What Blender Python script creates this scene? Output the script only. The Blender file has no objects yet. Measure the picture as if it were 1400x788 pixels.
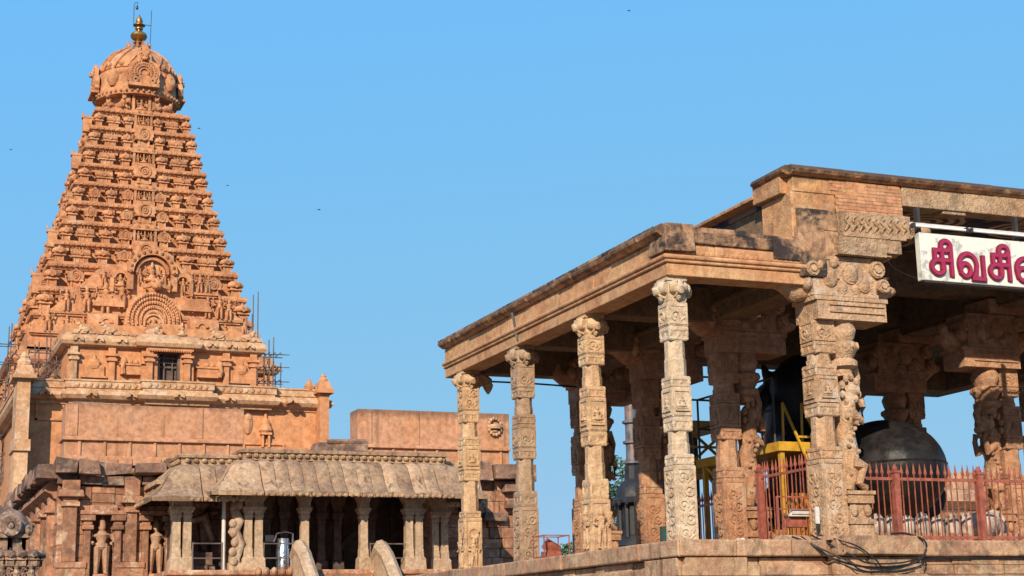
import bpy, math, random
from mathutils import Vector, Matrix, Quaternion
random.seed(7)
R = math.radians
scene = bpy.context.scene
COL = scene.collection

# ------------------------------------------------------------------ camera
YAW, PIT, ROL, FPX = R(22.274), R(12.514), R(-1.221), 2149.93
CAMZ = 1.6
_f = Vector((math.sin(YAW)*math.cos(PIT), math.cos(YAW)*math.cos(PIT), math.sin(PIT)))
_r = Vector((math.cos(YAW), -math.sin(YAW), 0))
_u = _r.cross(_f)
_rt = math.cos(ROL)*_r + math.sin(ROL)*_u
_up = -math.sin(ROL)*_r + math.cos(ROL)*_u
cd = bpy.data.cameras.new('camera')
cam = bpy.data.objects.new('camera', cd)
COL.objects.link(cam)
m = Matrix((_rt, _up, -_f)).transposed().to_4x4()
m.translation = (0, 0, CAMZ)
cam.matrix_world = m
cd.sensor_width = 36
cd.lens = FPX/1400*36
cd.clip_start = .1
cd.clip_end = 5000
scene.camera = cam

# ------------------------------------------------------------------ daylight
SUN = Vector((-.56, -.83, .50)).normalized()          # towards the sun
w = bpy.data.worlds.new('World'); scene.world = w; w.use_nodes = True
nt = w.node_tree
sky = nt.nodes.new('ShaderNodeTexSky'); sky.sky_type = 'NISHITA'; sky.sun_disc = False
sky.sun_elevation = math.asin(SUN.z)
sky.sun_rotation = math.atan2(SUN.x, SUN.y)
sky.air_density = 1.0; sky.dust_density = .6; sky.ozone_density = 2.2
bg = nt.nodes['Background']; bg.inputs['Strength'].default_value = .10
# colour of the air: a flatter, more saturated blue than the model's clear-sky default
sp_ = nt.nodes.new('ShaderNodeSeparateColor'); cb_ = nt.nodes.new('ShaderNodeCombineColor')
nt.links.new(sky.outputs[0], sp_.inputs[0])
for i_, (ex_, k_) in enumerate(((.46, 1.12), (.12, 3.56), (-.2, 9.9))):
    p_ = nt.nodes.new('ShaderNodeMath'); p_.operation = 'POWER'; p_.inputs[1].default_value = ex_
    q_ = nt.nodes.new('ShaderNodeMath'); q_.operation = 'MULTIPLY'; q_.inputs[1].default_value = k_
    nt.links.new(sp_.outputs[i_], p_.inputs[0]); nt.links.new(p_.outputs[0], q_.inputs[0]); nt.links.new(q_.outputs[0], cb_.inputs[i_])
nt.links.new(cb_.outputs[0], bg.inputs['Color'])
sl = bpy.data.lights.new('sun', 'SUN'); sl.energy = 4.9; sl.angle = R(.5); sl.color = (1, .85, .67)
so = bpy.data.objects.new('sun', sl); COL.objects.link(so)
so.rotation_euler = (-SUN).to_track_quat('-Z', 'Y').to_euler()
vs = scene.view_settings
vs.view_transform = 'Standard'; vs.look = 'None'; vs.gamma = 1; vs.use_curve_mapping = False; vs.exposure = 0.35
scene.cycles.max_bounces = 6
scene.cycles.use_denoising = True

# ------------------------------------------------------------------ helpers
def at(x, y, Y):
    """point of the vertical plane at depth Y under photo pixel x, y (used to size distant masonry)"""
    v = _f*FPX + _rt*(x-700) - _up*(y-394)
    v = v*(Y/v.y)
    return Vector((v.x, v.y, v.z+CAMZ))

class MB:
    def __init__(s): s.v = []; s.f = []
    def add(s, vs, fs):
        n = len(s.v); s.v += [tuple(p) for p in vs]; s.f += [tuple(i+n for i in f) for f in fs]
    def box(s, x0, x1, y0, y1, z0, z1, t=0., jit=0.):
        """t: taper (inset) at the top"""
        a = [(x0,y0,z0),(x1,y0,z0),(x1,y1,z0),(x0,y1,z0),(x0+t,y0+t,z1),(x1-t,y0+t,z1),(x1-t,y1-t,z1),(x0+t,y1-t,z1)]
        if jit: a = [(p[0]+random.uniform(-jit,jit), p[1]+random.uniform(-jit,jit), p[2]+random.uniform(-jit,jit)) for p in a]
        s.add(a, [(3,2,1,0),(4,5,6,7),(0,1,5,4),(1,2,6,5),(2,3,7,6),(3,0,4,7)])
    def obox(s, c, size, M):
        hx, hy, hz = size[0]/2, size[1]/2, size[2]/2
        a = [Vector(c)+M@Vector((sx*hx,sy*hy,sz*hz)) for sz in (-1,1) for sx,sy in ((-1,-1),(1,-1),(1,1),(-1,1))]
        s.add(a, [(3,2,1,0),(4,5,6,7),(0,1,5,4),(1,2,6,5),(2,3,7,6),(3,0,4,7)])
    def bar(s, a, b, w, h=None):
        a = Vector(a); b = Vector(b); d = b-a; h = h or w
        M = d.to_track_quat('Z', 'Y').to_matrix()
        s.obox((a+b)/2, (w, h, d.length), M)
    def lathe(s, c, prof, n=12, ph=0., sx=1., sy=1.):
        vs = []; fs = []; k = len(prof)
        for r, z in prof:
            for i in range(n):
                a = ph+2*math.pi*i/n
                vs.append((c[0]+r*sx*math.cos(a), c[1]+r*sy*math.sin(a), c[2]+z))
        for j in range(k-1):
            for i in range(n):
                fs.append((j*n+i, j*n+(i+1)%n, (j+1)*n+(i+1)%n, (j+1)*n+i))
        fs.append(tuple(range(n))[::-1]); fs.append(tuple((k-1)*n+i for i in range(n)))
        s.add(vs, fs)
    def sq(s, c, prof):
        """square section column; prof = (half width, z)"""
        s.lathe(c, [(r*math.sqrt(2), z) for r, z in prof], 4, math.pi/4)
    def tube(s, pts, rad, n=6):
        pts = [Vector(p) for p in pts]
        if not isinstance(rad, (list, tuple)): rad = [rad]*len(pts)
        vs = []; fs = []; up = Vector((.13, .21, 1))
        for i, p in enumerate(pts):
            d = (pts[min(i+1, len(pts)-1)]-pts[max(i-1, 0)]).normalized()
            if abs(d.dot(up.normalized())) > .98: up = Vector((1, .2, .1))
            a = d.cross(up).normalized(); b = d.cross(a)
            for k in range(n):
                t = 2*math.pi*k/n
                vs.append(p+rad[i]*(math.cos(t)*a+math.sin(t)*b))
        for i in range(len(pts)-1):
            for k in range(n):
                fs.append((i*n+k, i*n+(k+1)%n, (i+1)*n+(k+1)%n, (i+1)*n+k))
        fs.append(tuple(range(n))[::-1]); fs.append(tuple((len(pts)-1)*n+k for k in range(n)))
        s.add(vs, fs)
    def ell(s, c, r, n=8, m=5, M=None):
        if not isinstance(r, (list, tuple)): r = (r, r, r)
        vs = []; fs = []
        for j in range(m+1):
            t = math.pi*j/m
            for i in range(n):
                a = 2*math.pi*i/n
                p = Vector((r[0]*math.sin(t)*math.cos(a), r[1]*math.sin(t)*math.sin(a), -r[2]*math.cos(t)))
                if M is not None: p = M@p
                vs.append(Vector(c)+p)
        for j in range(m):
            for i in range(n):
                q = (j*n+i, j*n+(i+1)%n, (j+1)*n+(i+1)%n, (j+1)*n+i)
                if j == 0: q = (q[0], q[2], q[3])
                elif j == m-1: q = (q[0], q[1], q[2])
                fs.append(q)
        s.add(vs, fs)
    def ext(s, poly, y0, y1):
        """outline in x,z pushed from y0 (front) to y1; counter-clockwise seen from the front"""
        n = len(poly)
        vs = [(x, y0, z) for x, z in poly]+[(x, y1, z) for x, z in poly]
        fs = [tuple(range(n)), tuple(range(2*n-1, n-1, -1))]
        for i in range(n):
            j = (i+1) % n; fs.append((j, i, n+i, n+j))
        s.add(vs, fs)
    def extx(s, poly, x0, x1):
        """outline in y,z pushed along x"""
        n = len(poly)
        vs = [(x0, y, z) for y, z in poly]+[(x1, y, z) for y, z in poly]
        fs = [tuple(range(n))[::-1], tuple(range(n, 2*n))]
        for i in range(n):
            j = (i+1) % n; fs.append((i, j, n+j, n+i))
        s.add(vs, fs)
    def sweep(s, prof, path, closed=False):
        """closed profile (out, z) along a plan path; outwards is to the right of travel"""
        P = [Vector(p) for p in path]; n = len(P); k = len(prof); vs = []; fs = []
        for i in range(n):
            a = P[i]-P[i-1] if (i > 0 or closed) else P[1]-P[0]
            b = P[(i+1) % n]-P[i] if (i < n-1 or closed) else a
            a = a.normalized(); b = b.normalized()
            na = Vector((a.y, -a.x)); nb = Vector((b.y, -b.x))
            mm = (na+nb).normalized(); mm = mm/max(.3, mm.dot(na))
            for o, z in prof: vs.append((P[i].x+mm.x*o, P[i].y+mm.y*o, z))
        for i in range(n if closed else n-1):
            i2 = (i+1) % n
            for j in range(k):
                j2 = (j+1) % k
                fs.append((i*k+j, i2*k+j, i2*k+j2, i*k+j2))
        if not closed:
            fs.append(tuple(range(k))[::-1]); fs.append(tuple((n-1)*k+j for j in range(k)))
        s.add(vs, fs)
    def ring(s, c, R0, R1, y0, y1, n=20, a0=0., a1=math.pi*2, squash=1.):
        """flat arch band facing the front"""
        full = abs(a1-a0-math.pi*2) < 1e-4
        m_ = n if full else n+1; vs = []; fs = []
        for i in range(m_):
            a = a0+(a1-a0)*i/n
            for r, y in ((R0, y0), (R1, y0), (R1, y1), (R0, y1)):
                vs.append((c[0]+r*math.cos(a), y, c[1]+r*math.sin(a)*squash))
        for i in range(n):
            j = (i+1) % m_
            for k in range(4):
                k2 = (k+1) % 4; fs.append((i*4+k, i*4+k2, j*4+k2, j*4+k))
        if not full: fs.append((0, 3, 2, 1)); q = (m_-1)*4; fs.append((q, q+1, q+2, q+3))
        s.add(vs, fs)
    def build(s, name, mat, parent=None, smooth=None, loc=None):
        me = bpy.data.meshes.new(name); me.from_pydata(s.v, [], s.f); me.validate(); 
        bm = bmesh.new(); bm.from_mesh(me); bmesh.ops.recalc_face_normals(bm, faces=bm.faces); bm.to_mesh(me); bm.free()
        me.materials.append(mat)
        if smooth:
            me.shade_smooth(); me.set_sharp_from_angle(angle=R(smooth))
        o = bpy.data.objects.new(name, me); COL.objects.link(o)
        if parent is not None: o.parent = parent
        if loc: o.location = loc
        return o
import bmesh

def tag(o, label=None, cat=None, group=None, kind=None):
    if label: o['label'] = label
    if cat: o['category'] = cat
    if group: o['group'] = group
    if kind: o['kind'] = kind
    return o
def thing(name, label, cat, group=None):
    o = bpy.data.objects.new(name, None); COL.objects.link(o); o.empty_display_size = .2
    return tag(o, label, cat, group)
def recentre(o, x, y, z):
    """put a thing's empty at its base without moving its parts (parts are modelled in world space)"""
    o.location = (x, y, z)
    for c in o.children: c.location = (c.location.x-x, c.location.y-y, c.location.z-z)
def copy_tree(o, parent=None, mesh=True):
    c = o.copy(); COL.objects.link(c); c.parent = parent
    for ch in o.children: copy_tree(ch, c)
    return c

# ------------------------------------------------------------------ materials
def N(nt, t, **k):
    n = nt.nodes.new('ShaderNode'+t)
    for a, b in k.items():
        if a in n.inputs: n.inputs[a].default_value = b
        else: setattr(n, a, b)
    return n
def L(nt, a, b): nt.links.new(a, b)
def mixc(nt, fac, a, b, mode='MIX'):
    n = nt.nodes.new('ShaderNodeMix'); n.data_type = 'RGBA'; n.blend_type = mode
    for s_, v in ((n.inputs[0], fac), (n.inputs[6], a), (n.inputs[7], b)):
        if hasattr(v, 'links'): L(nt, v, s_)
        else: s_.default_value = v if not isinstance(v, tuple) else (*v[:3], 1)
    return n.outputs[2]
def ramp(nt, src, a, b, va=0., vb=1.):
    n = nt.nodes.new('ShaderNodeMapRange'); n.inputs[1].default_value = a; n.inputs[2].default_value = b
    n.inputs[3].default_value = va; n.inputs[4].default_value = vb; n.interpolation_type = 'SMOOTHSTEP'
    L(nt, src, n.inputs[0]); return n.outputs[0]
def math_(nt, op, a, b=None):
    n = nt.nodes.new('ShaderNodeMath'); n.operation = op
    for i, v in enumerate((a, b)):
        if v is None: continue
        if hasattr(v, 'links'): L(nt, v, n.inputs[i])
        else: n.inputs[i].default_value = v
    return n.outputs[0]

def stone(name, c1, c2, dark=(.05, .035, .03), patina=.3, scale=1., bump=.5, carve=0., carve_scale=7., streak=.25,
          tint=.15, light=None, lightamt=.3, rough=.9, top=None):
    """weathered stone: two mineral tones, pale lichen or limewash, dark growth, run-off streaks and a carved or pitted relief"""
    m = bpy.data.materials.new(name); m.use_nodes = True; nt = m.node_tree
    b = nt.nodes['Principled BSDF']; b.inputs['Roughness'].default_value = rough
    b.inputs['Specular IOR Level'].default_value = .25
    geo = N(nt, 'NewGeometry'); P = geo.outputs['Position']
    def noise(sc, det=6, ro=.6, vec=P, dist=0.):
        n = N(nt, 'TexNoise'); n.inputs['Scale'].default_value = sc; n.inputs['Detail'].default_value = det
        n.inputs['Roughness'].default_value = ro; n.inputs['Distortion'].default_value = dist
        L(nt, vec, n.inputs['Vector']); return n.outputs[0]
    n1 = noise(.55*scale, 7, .62); n2 = noise(4.5*scale, 6, .65)
    col = mixc(nt, ramp(nt, n1, .36, .64), c1, c2)
    col = mixc(nt, 1.0, col, mixc(nt, ramp(nt, n2, .3, .7), (.74, .72, .70), (1.2, 1.2, 1.2)), 'MULTIPLY')
    if light:
        nl = noise(1.3*scale, 8, .7, dist=.6)
        col = mixc(nt, math_(nt, 'MULTIPLY', ramp(nt, nl, .52, .66), lightamt), col, light)
    if tint:
        tr = N(nt, 'MapRange'); tr.inputs[3].default_value = 1-tint; tr.inputs[4].default_value = 1+tint
        L(nt, geo.outputs['Random Per Island'], tr.inputs[0])
        cmb = N(nt, 'CombineColor'); [L(nt, tr.outputs[0], cmb.inputs[i]) for i in range(3)]
        col = mixc(nt, 1.0, col, cmb.outputs[0], 'MULTIPLY')
    if streak:
        mp = N(nt, 'Mapping'); mp.inputs['Scale'].default_value = (2.2, 2.2, .16); L(nt, P, mp.inputs[0])
        ns = noise(1.1*scale, 5, .65, mp.outputs[0])
        col = mixc(nt, math_(nt, 'MULTIPLY', ramp(nt, ns, .53, .72), streak), col, tuple(x*.33 for x in c2))
    np_ = noise(.9*scale, 9, .72, dist=.35)
    pat = ramp(nt, np_, .56-.22*patina, .68-.12*patina)
    pat = math_(nt, 'MULTIPLY', pat, min(1, patina*1.6))
    if top:
        sep = N(nt, 'SeparateXYZ'); L(nt, P, sep.inputs[0])
        zz = math_(nt, 'ADD', sep.outputs[2], math_(nt, 'MULTIPLY', math_(nt, 'SUBTRACT', noise(2.2*scale, 8, .7), .5), top[2]))
        pat = math_(nt, 'MAXIMUM', pat, math_(nt, 'MULTIPLY', ramp(nt, zz, top[0], top[1]), top[3]))
    col = mixc(nt, pat, col, dark)
    L(nt, col, b.inputs['Base Color'])
    h = math_(nt, 'ADD', math_(nt, 'MULTIPLY', n2, .5), noise(17*scale, 5, .6))
    bp = N(nt, 'Bump'); bp.inputs['Strength'].default_value = bump; bp.inputs['Distance'].default_value = .04/scale
    L(nt, h, bp.inputs['Height']); out = bp.outputs[0]
    if carve:
        v = N(nt, 'TexVoronoi'); v.feature = 'SMOOTH_F1'; carve_scale *= 1.4; carve *= .42; v.inputs['Scale'].default_value = carve_scale; v.inputs['Randomness'].default_value = .8
        v.inputs['Smoothness'].default_value = .25
        d = N(nt, 'TexNoise'); d.inputs['Scale'].default_value = carve_scale*.7; L(nt, P, d.inputs['Vector'])
        pv = N(nt, 'VectorMath'); pv.operation = 'MULTIPLY_ADD'; L(nt, d.outputs[1], pv.inputs[0]); pv.inputs[1].default_value = (.22,)*3; L(nt, P, pv.inputs[2])
        L(nt, pv.outputs[0], v.inputs['Vector'])
        sw = math_(nt, 'SINE', math_(nt, 'MULTIPLY', v.outputs['Distance'], 11.))
        b2 = N(nt, 'Bump'); b2.inputs['Strength'].default_value = carve; b2.inputs['Distance'].default_value = .018
        L(nt, sw, b2.inputs['Height']); L(nt, out, b2.inputs['Normal']); out = b2.outputs[0]
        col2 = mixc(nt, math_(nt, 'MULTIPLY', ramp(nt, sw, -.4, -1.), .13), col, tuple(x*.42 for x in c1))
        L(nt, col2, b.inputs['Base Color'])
    L(nt, out, b.inputs['Normal'])
    return m

def plain(name, c, rough=.6, metal=0., var=.2, scale=6., bump=.1, dirt=None, dirtamt=.4, spec=.4):
    m = bpy.data.materials.new(name); m.use_nodes = True; nt = m.node_tree
    b = nt.nodes['Principled BSDF']; b.inputs['Metallic'].default_value = metal; b.inputs['Specular IOR Level'].default_value = spec
    geo = N(nt, 'NewGeometry')
    n = N(nt, 'TexNoise'); n.inputs['Scale'].default_value = scale; n.inputs['Detail'].default_value = 7; n.inputs['Roughness'].default_value = .65
    L(nt, geo.outputs['Position'], n.inputs['Vector'])
    col = mixc(nt, ramp(nt, n.outputs[0], .3, .7), tuple(x*(1-var) for x in c), tuple(min(1, x*(1+var)) for x in c))
    if dirt:
        n2 = N(nt, 'TexNoise'); n2.inputs['Scale'].default_value = scale*.6; n2.inputs['Detail'].default_value = 9; n2.inputs['Roughness'].default_value = .7
        L(nt, geo.outputs['Position'], n2.inputs['Vector'])
        col = mixc(nt, math_(nt, 'MULTIPLY', ramp(nt, n2.outputs[0], .52, .62), dirtamt), col, dirt)
    L(nt, col, b.inputs['Base Color'])
    L(nt, ramp(nt, n.outputs[0], .3, .7, max(.05, rough-.12), min(1, rough+.12)), b.inputs['Roughness'])
    bp = N(nt, 'Bump'); bp.inputs['Strength'].default_value = bump; bp.inputs['Distance'].default_value = .02
    L(nt, n.outputs[0], bp.inputs['Height']); L(nt, bp.outputs[0], b.inputs['Normal'])
    return m

M_tower = stone('tower_stone', (.50, .243, .116), (.42, .185, .087), patina=.2, scale=.6, bump=.8, streak=.4, tint=.16, light=(.54, .36, .22), lightamt=.55)
M_towerpale = stone('pale_limewashed_stone', (.52, .33, .19), (.45, .25, .13), patina=.22, scale=.8, bump=.7, streak=.3, light=(.6, .5, .38), lightamt=.6)
M_plaster = stone('orange_limewash', (.51, .24, .11), (.47, .215, .10), patina=.03, scale=.5, bump=.25, streak=.22, tint=.03, light=(.50, .31, .18), lightamt=.2)
M_parapet = stone('worn_pink_plaster', (.46, .24, .14), (.44, .215, .11), patina=.1, scale=.9, bump=.5, streak=.5, tint=.06, light=(.50, .34, .22), lightamt=.2, top=(12.35, 12.75, .9, .55))
M_hall = stone('red_granite_blocks', (.36, .18, .105), (.30, .145, .085), patina=.3, scale=1.2, bump=.9, streak=.55, tint=.36, light=(.54, .40, .27), lightamt=.8)
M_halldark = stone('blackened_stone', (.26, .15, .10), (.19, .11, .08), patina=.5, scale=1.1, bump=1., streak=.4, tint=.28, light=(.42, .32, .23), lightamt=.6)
M_statue = stone('weathered_statue_stone', (.40, .25, .16), (.34, .19, .115), patina=.2, scale=2., bump=.6, streak=.2, tint=.05, light=(.52, .40, .28), lightamt=.5)
M_porch = stone('grey_brown_eave_stone', (.41, .27, .16), (.31, .19, .115), patina=.26, scale=1.3, bump=.9, streak=.95, tint=.24, light=(.56, .43, .27), lightamt=.45)
M_porchcol = stone('pale_porch_column_stone', (.46, .33, .215), (.38, .26, .17), patina=.2, scale=1.5, bump=.6, streak=.3, tint=.08, light=(.55, .45, .32), lightamt=.5)
M_inside = stone('dark_inner_stone', (.13, .095, .075), (.085, .06, .05), patina=.4, scale=1.2, bump=.6, streak=.3, tint=.1)  # darker stone tone for inner walls, inner columns and door panel
M_col = stone('carved_column_sandstone', (.53, .36, .21), (.46, .29, .165), patina=.13, scale=2., bump=.6, carve=.55, carve_scale=7.5, streak=.22, tint=.04, light=(.58, .45, .28), lightamt=.5)
M_colpale = stone('pale_carved_column_stone', (.55, .43, .30), (.49, .36, .235), patina=.08, scale=2., bump=.6, carve=.6, carve_scale=8.5, streak=.15, tint=.04, light=(.60, .52, .40), lightamt=.6)
M_colbrown = stone('brown_carved_column_stone', (.38, .265, .175), (.31, .20, .125), patina=.22, scale=2., bump=.7, carve=.6, carve_scale=8., streak=.3, tint=.04, light=(.46, .36, .25), lightamt=.45)
M_pillar = stone('red_carved_pillar_stone', (.42, .235, .135), (.35, .18, .10), patina=.2, scale=1.8, bump=.7, carve=.6, carve_scale=6.5, streak=.3, tint=.05, light=(.52, .38, .26), lightamt=.5)
M_pillarpale = stone('weathered_grey_pillar_stone', (.46, .31, .195), (.42, .245, .13), patina=.2, scale=1.8, bump=.8, carve=.7, carve_scale=6.5, streak=.3, tint=.05, light=(.50, .43, .34), lightamt=.7)
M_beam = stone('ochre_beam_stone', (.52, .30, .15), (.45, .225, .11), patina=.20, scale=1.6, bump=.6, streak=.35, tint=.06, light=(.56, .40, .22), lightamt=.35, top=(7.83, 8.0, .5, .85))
M_beamin = stone('shade_darkened_beam_stone', (.20, .135, .08), (.16, .10, .06), patina=.2, scale=1.6, bump=.6, carve=.4, carve_scale=6., streak=.3, tint=.06)  # inner beam colour darkened to put the interior's shade into the stone
M_upper = stone('stained_upper_masonry', (.49, .27, .125), (.42, .195, .095), patina=.30, scale=1.6, bump=.8, streak=.45, tint=.12, light=(.56, .45, .29), lightamt=.5, top=(9.12, 9.24, .35, .9))
M_lichen = stone('black_stained_masonry', (.42, .25, .14), (.33, .18, .10), dark=(.035, .027, .025), patina=.8, scale=2.3, bump=.9, streak=.7, tint=.1, light=(.5, .38, .24), lightamt=.4)
M_brick = stone('thin_red_brick', (.45, .23, .125), (.40, .185, .095), patina=.12, scale=2.2, bump=.6, streak=.25, tint=.16, light=(.5, .34, .2), lightamt=.4)
M_frieze = stone('carved_frieze_stone', (.42, .29, .18), (.36, .22, .125), patina=.30, scale=1.8, bump=.8, carve=.9, carve_scale=7., streak=.35, tint=.08, light=(.50, .41, .28), lightamt=.5)
M_plinth = stone('plinth_stone', (.44, .28, .165), (.37, .20, .12), patina=.34, scale=1.9, bump=1., streak=.7, tint=.17, light=(.54, .42, .27), lightamt=.6)
M_small = stone('blackened_shrine_stone', (.34, .22, .15), (.22, .14, .10), patina=.55, scale=2.4, bump=1., streak=.4, tint=.2, light=(.50, .41, .32), lightamt=.7)
M_ground = stone('dusty_ground', (.19, .13, .085), (.15, .105, .07), patina=.05, scale=.6, bump=.3, streak=0, tint=0)
M_bull = plain('oiled_black_granite', (.014, .012, .012), .40, var=.4, scale=4, bump=.6, dirt=(.034, .028, .024), dirtamt=.6, spec=.2)
M_gold = plain('gilded_copper', (.36, .20, .06), .42, metal=.85, var=.25, scale=3)
M_copper = plain('dark_copper', (.20, .075, .05), .45, metal=.6, var=.3, scale=3)
M_iron = plain('dark_iron', (.05, .045, .045), .6, metal=.3)
M_bamboo = plain('scaffold_pole_wood', (.12, .09, .08), .8, var=.4, scale=2)
M_fence = plain('red_oxide_paint', (.27, .078, .048), .55, var=.3, scale=9, bump=.2, dirt=(.16, .06, .04), dirtamt=.6)
M_yellow = plain('yellow_enamel_paint', (.52, .29, .02), .5, var=.18, scale=5, bump=.15, dirt=(.22, .13, .04), dirtamt=.65)
M_signw = plain('white_sign_paint', (.66, .64, .56), .5, var=.04, scale=7, bump=.05, dirt=(.27, .28, .26), dirtamt=.75)
M_red = plain('crimson_letter_plastic', (.29, .02, .065), .4, var=.12, scale=12, bump=.05)
M_redd = plain('dark_crimson_letter_edge', (.17, .008, .03), .45, var=.15, scale=12)
M_white = plain('white_plastic', (.78, .77, .73), .35, var=.05)
M_tubegrey = plain('grey_tube_casing', (.55, .52, .47), .45, var=.1)
M_steel = plain('stainless_steel', (.62, .62, .62), .25, metal=.95, var=.1)
M_mast = plain('tarnished_mast_metal', (.12, .11, .115), .5, metal=.2, var=.4, scale=4, bump=.3, dirt=(.30, .14, .09), dirtamt=.6)
M_mastbase = plain('dark_patinated_bronze', (.018, .018, .02), .6, metal=.1, var=.3, scale=4, bump=.4)
M_cable = plain('black_cable', (.015, .014, .015), .5)
M_green = plain('green_board_paint', (.025, .06, .045), .6)
M_idol = plain('vermilion_idol', (.40, .09, .03), .5, var=.4)
M_orange = plain('orange_gate_paint', (.50, .20, .03), .5, var=.2, scale=6, dirt=(.2, .08, .03), dirtamt=.5)
M_bird = plain('dark_feathers', (.03, .03, .035), .8)
M_leaf = plain('leaf_green', (.055, .10, .025), .7, var=.5, scale=2.2)
M_trunk = plain('tree_bark', (.10, .07, .05), .9, var=.3)

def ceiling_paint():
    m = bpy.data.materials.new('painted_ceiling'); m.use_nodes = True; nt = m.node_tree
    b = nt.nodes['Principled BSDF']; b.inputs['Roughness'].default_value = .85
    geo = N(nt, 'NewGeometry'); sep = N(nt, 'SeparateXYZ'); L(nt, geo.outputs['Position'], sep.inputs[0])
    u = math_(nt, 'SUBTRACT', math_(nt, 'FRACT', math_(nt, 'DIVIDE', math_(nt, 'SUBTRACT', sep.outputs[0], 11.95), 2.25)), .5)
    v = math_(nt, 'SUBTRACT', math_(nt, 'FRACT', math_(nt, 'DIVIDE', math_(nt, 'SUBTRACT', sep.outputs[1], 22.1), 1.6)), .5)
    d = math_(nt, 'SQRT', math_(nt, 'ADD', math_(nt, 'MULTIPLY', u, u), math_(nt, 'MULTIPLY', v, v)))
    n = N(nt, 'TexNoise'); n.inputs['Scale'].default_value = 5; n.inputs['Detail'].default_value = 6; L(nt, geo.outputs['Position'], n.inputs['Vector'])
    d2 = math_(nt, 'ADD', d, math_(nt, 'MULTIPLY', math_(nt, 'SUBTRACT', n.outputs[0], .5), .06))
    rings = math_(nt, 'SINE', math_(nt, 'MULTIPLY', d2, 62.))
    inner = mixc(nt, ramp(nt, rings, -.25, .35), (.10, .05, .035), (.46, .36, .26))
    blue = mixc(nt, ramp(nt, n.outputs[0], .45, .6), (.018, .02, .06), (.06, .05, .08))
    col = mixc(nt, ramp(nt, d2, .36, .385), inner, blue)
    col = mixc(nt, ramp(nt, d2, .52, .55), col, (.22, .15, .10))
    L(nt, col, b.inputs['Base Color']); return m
M_ceil = ceiling_paint()  # medallion paint, its tones also lowered to deepen the interior's shade

# ------------------------------------------------------------------ carved figures
def figure(mb, x, y, z, h, seated=False, arms=4, face=-1, thin=1.):
    """carved deity facing the front (-Y): crown, shoulders, arms, hips, legs"""
    q = h*thin
    if seated:
        mb.ell((x, y, z+.10*h), (.34*q, .18*q, .11*h)); mb.ell((x, y, z+.2*h), (.17*q, .13*q, .14*h)); top = z+.2*h; s_ = .62
    else:
        for k in (-1, 1):
            mb.tube([(x+k*.07*q, y, z+.5*h), (x+k*.075*q, y-.02*h, z+.27*h), (x+k*.085*q, y, z+.03*h)], [.075*q, .058*q, .04*q], 6)
            mb.ell((x+k*.09*q, y-.04*h, z+.02*h), (.045*q, .07*q, .025*h), 6, 4)
        mb.ell((x, y, z+.5*h), (.135*q, .09*q, .09*h)); top = z+.48*h; s_ = 1.
    H = h*(.52 if not seated else .62)
    mb.tube([(x, y, top), (x, y, top+.2*H), (x, y-.01*h, top+.42*H), (x, y, top+.56*H)], [.10*q, .082*q, .13*q, .06*q], 8)
    mb.ell((x, y-.01*h, top+.40*H), (.17*q, .085*q, .06*h))
    mb.ell((x, y-.02*h, top+.68*H), (.066*q, .066*q, .078*h), 8, 6)
    mb.lathe((x, y, top+.74*H), [(.075*q, 0), (.07*q, .08*H), (.045*q, .2*H), (.015*q, .3*H)], 7)
    for k in (-1, 1):
        mb.tube([(x+k*.16*q, y, top+.42*H), (x+k*.23*q, y-.03*h, top+.2*H), (x+k*.15*q, y-.11*h, top+.12*H)], [.045*q, .036*q, .03*q], 5)
        if arms > 2:
            mb.tube([(x+k*.15*q, y+.01*h, top+.42*H), (x+k*.26*q, y, top+.33*H), (x+k*.27*q, y-.03*h, top+.62*H)], [.042*q, .034*q, .026*q], 5)
            mb.ell((x+k*.27*q, y-.03*h, top+.68*H), (.035*q, .035*q, .045*h), 6, 4)
def beast(mb, x, y, z, h, d=1, axis='x'):
    """couchant animal, head towards +d along axis"""
    def p(a, b, c): return (x+a*d*h, y+b*h, z+c*h) if axis == 'x' else (x+b*h, y+a*d*h, z+c*h)
    def e(a, b, c, ra, rb, rc): mb.ell(p(a, b, c), (ra*h, rb*h, rc*h) if axis == 'x' else (rb*h, ra*h, rc*h))
    e(-.15, 0, .3, .62, .3, .3); e(.25, 0, .52, .22, .2, .28); e(.42, 0, .8, .2, .16, .18); e(.6, 0, .74, .13, .1, .1); e(.02, 0, .58, .18, .14, .12)
    for k in (-1, 1):
        mb.tube([p(.3, k*.2, .3), p(.5, k*.24, .06), p(.75, k*.22, .05)], [.1*h, .09*h, .07*h], 5)
        mb.tube([p(-.5, k*.24, .3), p(-.25, k*.34, .08), p(.05, k*.34, .06)], [.14*h, .1*h, .07*h], 5)
        mb.tube([p(.4, k*.1, .93), p(.42, k*.15, 1.05)], [.05*h, .02*h], 5)

# ------------------------------------------------------------------ ground
g = MB(); g.add([(-1500, -300, 0), (1500, -300, 0), (1500, 2500, 0), (-1500, 2500, 0)], [(0, 1, 2, 3)])
tag(g.build('ground', M_ground), kind='structure')

# ------------------------------------------------------------------ the great tower
TX, TY = 20.45, 140.0
ZT = [26.3, 28.5, 30.7, 33.0, 34.95, 36.9, 38.8, 40.7, 42.5, 44.35, 46.25, 48.1]
def tw(z):
    T = [(0, 11.2), (24, 10.0), (26.2, 9.1), (28.8, 8.72), (31.3, 8.05), (34.6, 7.1), (38.9, 5.95), (44.6, 4.6), (48.3, 3.7), (60, 1)]
    for (a, wa), (b, wb) in zip(T, T[1:]):
        if a <= z <= b: return wa+(wb-wa)*(z-a)/(b-a)
def square(wd): return [(TX-wd, TY-wd), (TX+wd, TY-wd), (TX+wd, TY+wd), (TX-wd, TY+wd)]
tower = thing('temple_tower', 'tall stepped terracotta temple tower crowned by a domed top with golden finial', 'tower')

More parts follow.
